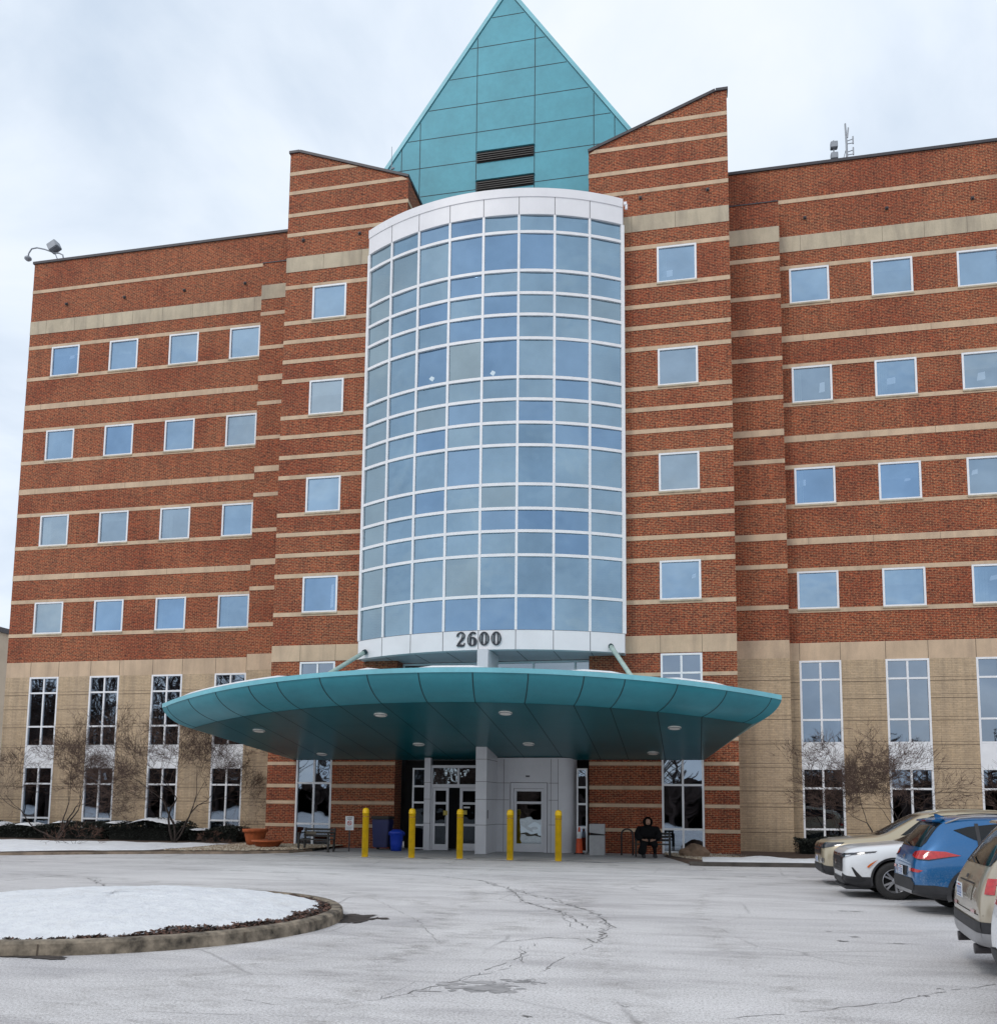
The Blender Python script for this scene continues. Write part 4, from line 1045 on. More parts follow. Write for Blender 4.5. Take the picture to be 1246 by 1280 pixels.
# double doors in the left bay, standing half open
tf = MB()
tf.box(-9.839, -7.661, DY, DY + .12, 3.12, 3.22); tf.box(-9.839, -7.661, DY, DY + .12, 2.37, 2.50); tf.box(-9.839, -9.77, DY, DY + .12, 2.501, 3.119); tf.box(-8.80, -8.73, DY, DY + .12, 2.501, 3.119)
tf.box(-9.839, -9.77, DY, DY + .12, 0, 2.369)
fo = tf.obj('transom_frame', 'whitegrey', B)
tg = MB(); tg.face([(-9.77, DY + .06, 2.5), (-8.8, DY + .06, 2.5), (-8.8, DY + .06, 3.12), (-9.77, DY + .06, 3.12)]); tg.face([(-8.73, DY + .065, 2.5), (-7.66, DY + .055, 2.5), (-7.66, DY + .05, 3.12), (-8.73, DY + .06, 3.12)])
tg.obj('pane', 'doorglass', fo)
door(-9.76, -9.13, 0.02, 2.36, DY + .01, 'door', (1.78, 0.97), -9.24, 0.10, 'darkdoor', 0.22)
door(-8.70, -7.67, 0.02, 2.36, DY + .02, 'door', (1.78, 0.97), -8.60, 0.11, 'darkdoor', 0.26)
nt_ = MB(); nt_.box(-9.33, -9.17, DY + .002, DY + .009, 1.33, 1.50, 0); nt_.box(-8.57, -8.41, DY + .008, DY + .018, 1.36, 1.52, 0); nt_.box(-8.54, -8.30, DY + .008, DY + .019, 1.60, 1.66, 1)
nt_.obj('door_notice', [simple('yellow_notice', (0.45, 0.35, 0.06)), 'sign_white'], B)
# side lights with white frames beside the brick towers
window(-10.66, -10.10, 0.03, 3.12, 34.2, (), (0.94, 1.80, 2.42), (), 0.055, 'darkdoor', 'side_window')
window(-4.30, -3.90, 0.03, 3.12, 34.2, (), (0.94, 1.80, 2.42), (), 0.055, 'lowglass', 'side_window')
vs = MB(); vs.box(-11.4, -3.9, 35.6, 35.7, 0, 3.5); vs.box(-11.4, -3.9, 34.95, 35.59, 3.5, 3.52); vs.obj('vestibule_wall', 'black', B)

# roof lights and antennas ------------------------------------------------
t = thing('roof_floodlight', 'grey floodlight and hanging camera dome on a curved arm at the roof corner', 'floodlight', (-30.4, WY + .1, ROOF + .1))
MB().tube([(0.42, 0, 0), (0.34, 0, .30), (0.12, 0, .42), (-.1, 0, .45), (-.7, 0, .72), (-1.15, 0, .86), (-1.45, 0, .84), (-1.6, 0, .62), (-1.62, 0, .42)], 0.035, 8).tube([(0.12, 0, 0), (0.0, 0, .22), (-.1, 0, .45)], .025, 6).obj('arm', 'metalgrey', t, True)
MB().lathe([(0.02, .10), (.10, .07), (.17, 0), (.17, -.07), (.08, -.15), (0.01, -.16)], -1.62, 0, .38, 14).obj('camera_dome', 'metalgrey', t, True)
hb_ = MB().box(-.28, .22, -.22, .22, -.20, .20).obj('lamp_head', 'metalgrey', t); hb_.location = (-.15, 0, .80); hb_.rotation_euler = (0, R(-28), 0); bevel(hb_, .03)
MB().tube([(-.3, 0, .50), (-.22, 0, .66)], .02, 6).tube([(.05, 0, .46), (.0, 0, .62)], .02, 6).obj('bracket', 'coping', t)
t = thing('roof_antenna', 'tall mast antenna with three stacked loop elements on the right roof', 'antenna', (6.62, WY + 1.2, ROOF))
MB().tube([(0, 0, 0), (0, 0, 1.6), (-.03, 0, 2.55)], [.05, .045, .035], 8).tube([(.04, 0, 1.9), (.09, 0, 2.35)], .03, 6).obj('mast', 'metalgrey', t)
for z in (0.75, 1.25, 1.75): MB().tube([(.03, 0, z), (.26, 0, z + .06)], .018, 6).tube([(.03, 0, z - .13), (.26, 0, z - .12)], .018, 6).tube([(.26, 0, z - .16), (.26, 0, z + .18)], .03, 6).obj('loop_element', 'metalgrey', t)
MB().tube([(-.02, 0, .3), (-.16, 0, .9), (-.02, 0, 1.4)], .012, 5).obj('cable', 'coping', t)
t = thing('roof_antenna', 'short post with two box antennas beside the tall mast on the right roof', 'antenna', (6.1, WY + 1.2, ROOF))
MB().tube([(0, 0, 0), (0, 0, 1.85)], .03, 8).obj('post', 'metalgrey', t)
for z in (1.12, 1.62): bevel(MB().box(-.13, .16, -.12, .12, z - .14, z + .14).obj('box_antenna', 'metalgrey', t), .02)
MB().tube([(-.05, 0, 1.1), (-.28, 0, .7), (-.30, 0, 0)], .012, 5).obj('cable', 'coping', t)
t = thing('rooftop_antenna', 'thin whip antenna with small dishes on the left tower beside the teal gable', 'antenna', (-12.6, 35.5, 28.2))
MB().tube([(0, 0, 0), (0, 0, 2.15)], [.025, .012], 6).obj('mast', 'metalgrey', t)
for z in (0.45, .75, 1.1): MB().tube([(-.02, 0, z), (.13, 0, z + .03)], .05, 6).obj('dish', 'metalgrey', t)
t = thing('roof_camera', 'small white security camera at the upper right edge of the glass bay', 'camera', (CX + HC + .08, 33.8, 25.1))
MB().box(-.02, .10, -.06, .06, -.02, .09).tube([(.08, 0, .0), (.08, 0, -.2)], .05, 8).obj('camera_body', 'white', t)

# ------------------------------------------------------------------ far building at the left edge
fb = thing('distant_building', 'pale beige building partly hidden behind the left end of the brick wing', 'building', (-62, 62, 0))
MT['beige_wall'] = simple('beige_wall', (0.50, 0.42, 0.32), 0.8, 0, 0.1, 0.5)
MB().box(-22, 8, 0, 14, 0, 15.0).obj('wall', 'beige_wall', fb)
MB().box(-22.2, 8.2, -.2, 14.2, 15.0, 15.4).obj('roof', 'coping', fb)
for z in (1.5, 5.5, 9.5):
    for k in range(9):
        x = -21 + k * 3.2; wd_ = MB().box(x, x + 1.8, -.06, .01, z, z + 2.0).obj('window', 'frame', fb)
        MB().face([(x + .1, -.07, z + .1), (x + 1.7, -.07, z + .1), (x + 1.7, -.07, z + 1.9), (x + .1, -.07, z + 1.9)]).obj('pane', 'glass', wd_)

# ------------------------------------------------------------------ things by the entrance
def bollard(p, label):
    t = thing('bollard', label, 'bollard', p, group='yellow bollards in front of the entrance')
    MB().lathe([(0.0, 0), (.105, 0), (.105, 1.42), (.113, 1.42), (.113, 1.47), (.105, 1.475), (.105, 1.53), (.085, 1.575), (.04, 1.595), (0, 1.6)], 0, 0, 0, 20).obj('post', 'yellow', t, True)
    MB().lathe([(.1055, 1.305), (.108, 1.31), (.108, 1.325), (.1055, 1.33)], 0, 0, 0, 20).obj('cap_seam', simple('dull_orange_seam', (0.35, 0.16, 0.02), 0.6), t, True)
    m = MB(); m.face([(a_, b_, 0.014) for a_, b_ in blob(0, 0, .24, .16, 16, 0.3)]); m.obj('salt_ring', 'snow', t)
    return t
for x, y, lb_ in ((-10.55, 28.8, 'leftmost of the five yellow bollards'), (-8.98, 28.85, 'second yellow bollard from the left, in front of the double door'),
                  (-7.41, 28.98, 'middle one of the five yellow bollards, left of the grey pier'), (-5.74, 28.85, 'fourth yellow bollard from the left, before the single door'),
                  (-4.21, 28.92, 'rightmost of the five yellow bollards')):
    bollard((x, y, 0), lb_)
def bench(p, rz, label):
    t = thing('park_bench', label, 'bench', p, rz, group='black benches beside the entrance')
    st = MB()
    for k in range(4): st.box(-.62, .62, -.22 + k * .115, -.125 + k * .115, .41, .445)
    st.obj('seat', 'bench', t)
    bk = MB()
    for k in range(3): bk.box(-.62, .62, .24 + k * .02, .265 + k * .02, .52 + k * .11, .60 + k * .11)
    bk.obj('backrest', 'bench', t)
    MB().box(-.58, -.12, .228, .239, .60, .70).obj('plaque_board', 'benchpale', t)
    for sx in (-.6, .55):
        MB().box(sx, sx + .06, -.24, -.18, 0, .64).obj('leg', 'bench', t); MB().prism([(.20, 0), (.26, 0), (.33, .84), (.27, .84)], sx, sx + .06, 0, 'x').obj('leg', 'bench', t)
        MB().box(sx - .01, sx + .07, -.27, .26, .641, .675).obj('armrest', 'bench', t)
    return t
bench((-13.2, 31.0, 0.02), R(-4), 'black slatted bench in front of the tall window left of the entrance')
bench((-1.45, 32.45, 0.02), R(3), 'black slatted bench under the seated person beside the bike rack')
def lathe_thing(name, label, cat, p, body, mats, part='bowl', sides=28, mis=None):
    t = thing(name, label, cat, p); MB().lathe(body, 0, 0, 0, sides, 0, mis).obj(part, mats, t, True); return t
t = lathe_thing('flower_pot', 'tall round terracotta pot, empty, standing at the corner of the tan block wall', 'pot', (-16.5, 32.9, .09), [(0, 0), (.30, 0), (.36, .26), (.42, .50), (.43, .51), (.48, .52), (.49, .62), (.485, .64), (.45, .64), (.44, .58), (0, .56)], 'terracotta')
MB().lathe([(0, .565), (.44, .575)], 0, 0, 0, 20).obj('soil', 'soil', t)
t = lathe_thing('flower_pot', 'wide low terracotta bowl with dry plants in front of the tall round pot', 'pot', (-15.42, 31.75, .09), [(0, 0), (.36, 0), (.46, .10), (.52, .20), (.58, .21), (.585, .27), (.55, .28), (.52, .24), (0, .22)], 'terracotta')
MB().lathe([(0, .225), (.52, .24)], 0, 0, 0, 20).obj('soil', 'soil', t)
tw = MB()
for k in range(50):
    a_ = random.uniform(0, 6.28); rr_ = random.uniform(0, .4); b0 = Vector((math.cos(a_) * rr_, math.sin(a_) * rr_, .23)); tw.tube([b0, b0 + Vector((random.gauss(0, .10) + .1, random.gauss(0, .08), random.uniform(.04, .12)))], [.008, .003], 4)
tw.obj('dry_stems', 'redtwig', t)
t = thing('small_sign', 'small white notice with a red no-smoking mark on a thin post', 'sign', (-12.30, 31.9, 0))
MB().box(-.02, .02, 0, .03, 0, .82).obj('post', 'coping', t)
MB().box(-.16, .16, -.012, 0, .77, 1.27).obj('sign_plate', 'sign_white', t)
sm = MB(); n_ = 20
for k in range(n_):
    a0, a1 = 2 * math.pi * k / n_, 2 * math.pi * (k + 1) / n_
    sm.face([(.085 * math.cos(a0), -.016, 1.03 + .085 * math.sin(a0)), (.085 * math.cos(a1), -.016, 1.03 + .085 * math.sin(a1)), (.062 * math.cos(a1), -.016, 1.03 + .062 * math.sin(a1)), (.062 * math.cos(a0), -.016, 1.03 + .062 * math.sin(a0))])
sm.face([(-.065, -.017, 1.08), (-.05, -.017, 1.09), (.065, -.017, .98), (.05, -.017, .97)])
sm.box(-.055, .05, -.0155, -.013, 1.02, 1.04, 1)
for k in range(2): sm.box(-.11 + .03 * k, .11 - .03 * k, -.0155, -.013, 1.20 - .05 * k, 1.225 - .05 * k, 1)
for k in range(4): sm.box(-.12, .12 - .02 * k, -.0155, -.013, .88 - .028 * k, .888 - .028 * k, 2)
sm.obj('lettering', ['red', 'coping', 'metalgrey'], t)
t = thing('waste_bin', 'tall dark navy wheeled bin in the shadow behind the first bollard', 'bin', (-11.62, 33.6, 0))
bevel(MB().prism([(-.28, .1), (.28, .1), (.34, 1.15), (-.34, 1.15)], -.3, .3).obj('body', 'navy_bin', t), .03); bevel(MB().box(-.36, .36, -.36, .34, 1.151, 1.27).obj('lid', 'bench', t), .03)
for x in (-.26, .26): MB().tube([(x - .03, .25, .1), (x + .03, .25, .1)], .1, 12).obj('wheel', 'tyre', t)
t = thing('waste_bin', 'small round blue plastic bin standing right of the tall navy one', 'bin', (-10.85, 32.95, 0))
MB().lathe([(0, 0), (.20, 0), (.225, .3), (.25, .62), (.265, .63), (.27, .70), (.25, .73), (.15, .79), (0, .80)], 0, 0, 0, 22).obj('body', 'blue_bin', t, True)
for s_ in (-1, 1): MB().tube([(s_ * .25, 0, .60), (s_ * .30, 0, .58), (s_ * .30, 0, .68), (s_ * .25, 0, .69)], .015, 6).obj('handle', 'blue_bin', t, True)
t = thing('traffic_cone', 'orange traffic cone with a pale collar beside the concrete waste receptacle', 'cone', (-4.12, 33.55, 0))
bevel(MB().box(-.18, .18, -.18, .18, 0, .04).obj('base', 'cladding', t), .01)
MB().lathe([(.13, .041), (.115, .30), (.10, .55), (.085, .56)], 0, 0, 0, 18).obj('cone_body', 'cone', t, True)
MB().lathe([(.0845, .561), (.06, .78), (.05, .80)], 0, 0, 0, 18).obj('collar', 'sign_white', t, True)
MB().lathe([(.048, .801), (.03, .93), (.018, .97), (0, .975)], 0, 0, 0, 18).obj('tip', 'cone', t, True)
t = thing('waste_receptacle', 'square pale concrete waste receptacle with a sloped dark opening', 'waste bin', (-3.42, 33.1, 0), R(2))
bevel(MB().box(-.27, .27, -.27, .27, 0, .70).obj('body', 'receptacle', t), .012)
MB().box(-.24, .24, -.24, .24, .701, .80).obj('opening', 'black', t)
bevel(fixn(MB().prism([(-.27, .80), (.27, .74), (.27, 1.10), (-.27, 1.10)], -.27, .27).obj('hood', 'receptacle', t)), .012)
t = thing('bike_rack', 'black inverted U bike rack in front of the brick tower', 'bike rack', (-2.38, 33.3, 0))
MB().tube([(-.2, 0, 0)] + [(-.2 * math.cos(math.pi * k / 10), 0, .74 + .19 * math.sin(math.pi * k / 10)) for k in range(11)] + [(.2, 0, 0)], .03, 10).obj('hoop', 'cladding', t, True)
for s_ in (-.2, .2): MB().lathe([(0, .012), (.06, .012), (.065, 0)], s_, 0, 0, 12).obj('foot_plate', 'cladding', t)
def rock(name, label, p, sx, sy, sz_, mat, cat='rock'):
    bm = bmesh.new(); bmesh.ops.create_icosphere(bm, subdivisions=3, radius=1)
    ph = [random.uniform(0, 6) for _ in range(6)]
    for v in bm.verts:
        c = v.co; q = 1 + .16 * math.sin(3 * c.x + ph[0]) * math.cos(2.5 * c.y + ph[1]) + .12 * math.sin(5 * c.z + 4 * c.x + ph[2]) + .06 * math.sin(11 * c.y + ph[3]) + random.gauss(0, .02)
        v.co = Vector((c.x * sx * q, c.y * sy * q, max(-.1, c.z) * sz_ * q))
    me = bpy.data.meshes.new(name); bm.to_mesh(me); bm.free(); me.materials.append(MT[mat])
    o = bpy.data.objects.new(name, me); COL.objects.link(o); o.location = p; return tag(o, label, cat)
rock('boulder', 'brown rounded boulder in the pebbles below the tall window of the right tower', (-.08, 32.6, .08), .47, .35, .36, 'boulder')

# ------------------------------------------------------------------ person on the bench
def skinned(name, joints, edges, mats, parent, levels=2, root=0):
    me = bpy.data.meshes.new(name); me.from_pydata([j[0] for j in joints], edges, [])
    o = bpy.data.objects.new(name, me); COL.objects.link(o)
    o.modifiers.new('skin', 'SKIN'); ss = o.modifiers.new('sub', 'SUBSURF'); ss.levels = levels; ss.render_levels = levels
    sk = o.data.skin_vertices[0].data
    for i, j in enumerate(joints):
        r_ = j[1]; sk[i].radius = r_ if isinstance(r_, tuple) else (r_, r_); sk[i].use_root = (i == root)
    dg = bpy.context.evaluated_depsgraph_get(); m2 = bpy.data.meshes.new_from_object(o.evaluated_get(dg))
    bpy.data.objects.remove(o)
    m2.materials.clear(); m2.materials.append(MT[mats])
    for p in m2.polygons: p.use_smooth = True
    o2 = bpy.data.objects.new(name, m2); COL.objects.link(o2); o2.parent = parent; return o2
pr_ = thing('person', 'person in a black hooded winter coat sitting on the bench by the bike rack', 'person', (-1.60, 32.28, 0.02), R(8))
pr_.scale = (1.18, 1.08, 1.0)
# body: sits facing the camera (-y), leaning forward a little
J = [((0, .05, .50), (.17, .14)), ((0, .03, .72), (.16, .12)), ((0, .00, .95), (.17, .115)), ((0, -.01, 1.05), (.07, .065)), ((0, -.03, 1.12), (.085, .095)), ((0, -.04, 1.20), (.082, .10)), ((0, -.04, 1.27), (.05, .06)),
     ((-.18, .0, .98), .07), ((-.27, -.03, .76), .055), ((-.20, -.24, .60), .042), ((-.10, -.36, .56), .032),
     ((.18, .0, .98), .07), ((.27, -.03, .76), .055), ((.20, -.24, .60), .042), ((.08, -.36, .57), .032),
     ((-.11, .0, .49), .10), ((-.14, -.40, .50), .075), ((-.15, -.44, .30), .058), ((-.15, -.42, .09), .045), ((-.16, -.50, .05), .042), ((-.17, -.62, .035), .035),
     ((.11, .0, .49), .10), ((.14, -.38, .50), .075), ((.16, -.38, .28), .058), ((.17, -.34, .09), .045), ((.18, -.42, .05), .042), ((.19, -.54, .035), .035)]
Ed = [(0, 1), (1, 2), (2, 3), (3, 4), (4, 5), (5, 6), (2, 7), (7, 8), (8, 9), (9, 10), (2, 11), (11, 12), (12, 13), (13, 14), (0, 15), (15, 16), (16, 17), (17, 18), (18, 19), (19, 20), (0, 21), (21, 22), (22, 23), (23, 24), (24, 25), (25, 26)]
skinned('body', J, Ed, 'jacket', pr_)
# coat over torso, sleeves and thighs
J = [((0, .04, .42), (.30, .24)), ((0, .0, .62), (.29, .22)), ((0, -.02, .85), (.26, .18)), ((0, .0, 1.02), (.18, .13)), ((-.22, .0, .95), .13), ((-.33, -.05, .74), .115), ((-.22, -.25, .60), .085),
     ((.22, .0, .95), .13), ((.33, -.05, .74), .115), ((.22, -.25, .60), .085), ((-.13, -.20, .50), .125), ((-.15, -.42, .47), .10), ((-.19, -.46, .26), .13), ((.13, -.20, .50), .125), ((.15, -.40, .47), .10), ((.17, -.40, .30), .11), ((-.24, -.42, .08), .15)]
skinned('coat', J, [(0, 1), (1, 2), (2, 3), (3, 4), (4, 5), (5, 6), (3, 7), (7, 8), (8, 9), (0, 10), (10, 11), (11, 12), (0, 13), (13, 14), (14, 15), (12, 16)], 'jacket', pr_)
# hood: open shell round the head
hd = MB(); nu, nv = 20, 12
for i in range(nv + 1):
    v_ = math.pi * i / nv
    for j in range(nu + 1):
        u_ = R(-90 + 42) + R(276) * j / nu     # opening faces -y
        rr_ = .142 + .012 * math.sin(7 * u_)
        hd.v.append((rr_ * math.sin(v_) * math.cos(u_), -.03 + (rr_ + .015) * math.sin(v_) * math.sin(u_) + .02, 1.185 + .185 * math.cos(v_)))
for i in range(nv):
    for j in range(nu):
        a_ = i * (nu + 1) + j; hd.f.append((a_, a_ + 1, a_ + nu + 2, a_ + nu + 1)); hd.m.append(0)
hd.obj('hood', 'jacket', pr_, True)
# face with eyes, nose, mouth
fc = MB(); nu, nv = 18, 14
for i in range(nv + 1):
    v_ = math.pi * (.12 + .76 * i / nv)
    for j in range(nu + 1):
        u_ = R(-90 - 62 + 124 * j / nu); du = (j / nu - .5) * 124
        z = .115 * math.cos(v_); r_ = .083 * math.sin(v_) ** .8
        bumpn = .022 * math.exp(-(du / 9) ** 2 - ((z + .012) / .022) ** 2) + .006 * math.exp(-(du / 16) ** 2 - ((z + .052) / .010) ** 2) - .008 * (math.exp(-((abs(du) - 24) / 10) ** 2 - ((z - .012) / .012) ** 2))
        fc.v.append(((r_ + bumpn) * math.cos(u_), -.055 + (r_ * 1.15 + bumpn) * math.sin(u_) + .012, 1.185 + z))
for i in range(nv):
    for j in range(nu):
        a_ = i * (nu + 1) + j; fc.f.append((a_, a_ + 1, a_ + nu + 2, a_ + nu + 1)); fc.m.append(0)
fc.obj('face', 'skin', pr_, True)
ey = MB()
for s_ in (-1, 1): ey.lathe([(.0, .004), (.006, .003), (.009, 0)], 0, 0, 0, 10)
for q in range(len(ey.v)):
    x, y, z = ey.v[q]; s_ = -1 if q < len(ey.v) / 2 else 1; ey.v[q] = (x * 1.5 + s_ * .030, -.125 - z, 1.197 + y)
ey.box(-.022, .022, -.142, -.138, 1.131, 1.137); ey.obj('eyes_and_mouth', 'hair', pr_)
for s_ in (-1, 1):
    J = [((s_ * .19, -.27, .60), .034), ((s_ * .13, -.33, .575), (.040, .024)), ((s_ * .085, -.37, .565), (.036, .02))]; Eh = [(0, 1), (1, 2)]
    for q in range(4):
        b0 = len(J); ox = (q - 1.5) * .018; ln_ = (.03, .034, .032, .026)[q]
        J += [((s_ * (.075) + ox * .3, -.385 + abs(ox) * .3, .575 - ox), .0095), ((s_ * .055 + ox * .2, -.385 - ln_ * .7, .572 - ox), .009), ((s_ * .03, -.385 - ln_ * .8, .560 - ox), .008)]
        Eh += [(2, b0), (b0, b0 + 1), (b0 + 1, b0 + 2)]
    b0 = len(J); J += [((s_ * .12, -.365, .60), .011), ((s_ * .085, -.395, .612), .010), ((s_ * .06, -.405, .608), .009)]; Eh += [(1, b0), (b0, b0 + 1), (b0 + 1, b0 + 2)]
    skinned('hand', J, Eh, 'skin', pr_, 1)
    sh = MB(); sx = s_ * .165; oy = -.02 if s_ < 0 else .06
    sh.prism([(-.70 + oy + .02, 0), (-.36 + oy, 0), (-.34 + oy, .12), (-.44 + oy, .13), (-.55 + oy, .08), (-.68 + oy, .055)], sx - .05, sx + .05, 0, 'x'); bevel(fixn(sh.obj('boot', 'cladding', pr_)), .015)

# ------------------------------------------------------------------ bare trees and shrubs
def grow(mb_t, mb_c, p, d, length, rad, depth, maxd, spread, up_, flat=0.0):
    n = max(2, int(length / 0.22)); pts = [p.copy()]; rads = [rad]; dd_ = d.copy()
    for k in range(n):
        dd_ = (dd_ + Vector((random.gauss(0, .17), random.gauss(0, .15), random.gauss(0, .13) + up_ * .03))).normalized()
        p = p + dd_ * (length / n); pts.append(p.copy()); rads.append(rad * (1 - .45 * (k + 1) / n))
    (mb_t if depth < 2 else mb_c).tube(pts, rads, 6 if depth < 2 else (4 if depth < 4 else 3), 0, False)
    if depth >= maxd: return
    nb = 2
    for q in range(nb + (1 if depth >= 1 else 0) + (1 if depth >= 2 else 0)):
        i = len(pts) - 1 if q < 2 else random.randint(max(1, int(len(pts) * .35)), len(pts) - 1)
        ax = dd_.orthogonal().normalized(); ax.rotate(Matrix.Rotation(random.uniform(0, 6.28), 3, dd_))
        nd_ = (dd_ * math.cos(spread) + ax * math.sin(spread) * random.uniform(.6, 1.3)); nd_.z = nd_.z * (1 - flat) + up_ * .12; nd_.y *= .8
        grow(mb_t, mb_c, pts[i], nd_.normalized(), length * random.uniform(.55, .88), max(rads[i] * .66, .0046), depth + 1, maxd, spread, up_, flat)
def tree(name, label, p, stems, maxd=5, spread=.6, rad=.055, seed=1, mat='twig', cat='tree', group=None, up_=1.0):
    random.seed(seed)
    if maxd == 6: stems = [(d, ln_ * .86) for d, ln_ in stems]
    t = thing(name, label, cat, p, group=group); a_, b_ = MB(), MB()
    for d, ln_ in stems: grow(a_, b_, Vector((d[0] * .08, d[1] * .05, 0)), Vector(d).normalized(), ln_, rad * random.uniform(.75, 1.1), 0, maxd, spread, up_, .22)
    a_.obj('trunk', 'bark', t, True); b_.obj('crown', mat, t, False)
    return t
GT = 'bare multi-stemmed trees along the wings'
tree('bare_tree', 'bare multi-stemmed tree between the first and second tall windows from the left', (-26.4, 34.6, .1), [((-.8, -.1, .75), 2.3), ((.0, 0, 1), 1.9), ((.35, 0, 1), 1.7), ((.75, .05, .9), 1.9)], 6, .7, .042, 11, group=GT)
tree('bare_tree', 'largest bare multi-stemmed tree, in front of the third tall window from the left', (-20.7, 34.2, .1), [((-.7, -.1, .95), 2.3), ((-.2, 0, 1), 2.1), ((.25, 0, 1), 2.2), ((.7, .05, .9), 2.0)], 6, .7, .05, 23, group=GT)
tree('bare_tree', 'bare tree rising at the far left edge beside the end of the wing', (-32.6, 34.0, .1), [((.3, 0, 1), 2.4), ((-.2, 0, 1), 2.3), ((.6, 0, .9), 2.0)], 6, .6, .045, 5, group=GT)
tree('bare_tree', 'bare tree behind the beige car, spreading before the right wing windows', (5.9, 31.2, .1), [((-.95, 0, .5), 1.7), ((-.4, 0, .95), 1.6), ((.1, 0, 1), 1.6), ((.55, 0, .95), 1.5)], 6, .7, .04, 31, group=GT)
tree('bare_tree', 'low bare tree behind the cars at the right edge of the picture', (10.6, 31.8, .1), [((-.6, 0, .8), 1.4), ((0, 0, 1), 1.4), ((.5, 0, .9), 1.4)], 4, .7, .035, 41, group=GT)
for i, (x, y, s_, lb_) in enumerate(((-22.4, 30.3, .55, 'low reddish brush poking through the snow in front of the largest bare tree'), (-27.6, 31.2, .45, 'low reddish brush at the left end of the snow strip'), (-18.6, 33.6, .35, 'tuft of dry stems at the right end of the snow strip'))):
    tree('dry_shrub', lb_, (x, y, .12), [((math.cos(k * .7), math.sin(k * .7), .35), s_ * .8) for k in range(9)], 3, .7, .006, 60 + i, 'redtwig', 'shrub', up_=.4)
random.seed(77)
def hedge(name, label, x0, x1, y0, y1, h, snowy, gaps=0.0, parts=1):
    t = thing(name, label, 'hedge', ((x0 + x1) / 2, (y0 + y1) / 2, .1)); cx, cy = (x0 + x1) / 2, (y0 + y1) / 2
    m = MB(); ph = [random.uniform(0, 6) for _ in range(4)]
    def top(x): return h * (.86 + .10 * math.sin(x * 1.1 + ph[0]) + .07 * math.sin(x * 3.3 + ph[1]))
    n = int((x1 - x0) * (y1 - y0) * h * 1500)
    for k in range(n):
        x, y = random.uniform(x0, x1), random.uniform(y0, y1); tz = top(x) * (1 - .25 * abs((y - cy) / (y1 - y0) * 2) ** 3); z = tz * random.random() ** .6
        if random.random() < .35: z = tz * random.uniform(.85, 1.03)
        s_ = random.uniform(.025, .055); a_, b_ = random.uniform(0, 6.28), random.uniform(-1, 1)
        u_ = Vector((math.cos(a_), math.sin(a_), b_ * .7)) * s_; w_ = Vector((-math.sin(a_), math.cos(a_), random.uniform(-1, 1))) * s_ * .5; c = Vector((x - cx, y - cy, z))
        m.face([c - u_, c - w_, c + u_, c + w_], 0)
    m.obj('foliage', 'evergreen', t)
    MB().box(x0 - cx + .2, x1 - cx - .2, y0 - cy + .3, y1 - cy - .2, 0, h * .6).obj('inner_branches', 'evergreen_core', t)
    if snowy:
        sn_ = MB()
        for a_, b_ in snowy:
            nx, ny = max(6, int((b_ - a_) / .09)), 8; base = len(sn_.v)
            for i in range(nx + 1):
                x = a_ + (b_ - a_) * i / nx; e_ = min(1, min(i, nx - i) / 4)
                for j in range(ny + 1):
                    q = j / ny; y = y0 + .02 + (y1 - y0 - .1) * q; eb = min(1, min(q, 1 - q) * 5)
                    sn_.v.append((x - cx, y - cy + random.gauss(0, .015) + .05 * math.sin(x * 6), top(x) * (.90 + .02 * q) + .085 * (e_ * eb) ** .5 + random.gauss(0, .008)))
            for i in range(nx):
                for j in range(ny): k = base + i * (ny + 1) + j; sn_.f.append((k, k + ny + 1, k + ny + 2, k + 1)); sn_.m.append(0)
        sn_.obj('snow_cap', 'snow', t, True)
    return t
hedge('evergreen_hedge', 'long low dark hedge with snow on top under the left wing windows', -31.5, -24.6, 34.9, 36.3, .78, [(-30.3, -29.6), (-28.8, -28.0), (-27.2, -26.6)])
hedge('evergreen_hedge', 'low dark hedge with the largest snow cap, left of the largest bare tree', -24.5, -20.9, 34.8, 36.4, .92, [(-24.3, -23.9), (-23.3, -21.2)])
hedge('evergreen_hedge', 'low dark hedge with little snow next to the terracotta pots', -20.8, -18.3, 34.9, 36.3, .74, [(-20.5, -19.9)])
hedge('evergreen_bush', 'small dark bush in front of the right wing left of the beige car', 3.5, 5.0, 34.6, 35.8, .72, None)
hedge('evergreen_hedge', 'dark hedge behind the parked cars', 5.8, 15, 35.0, 36.2, .6, None)

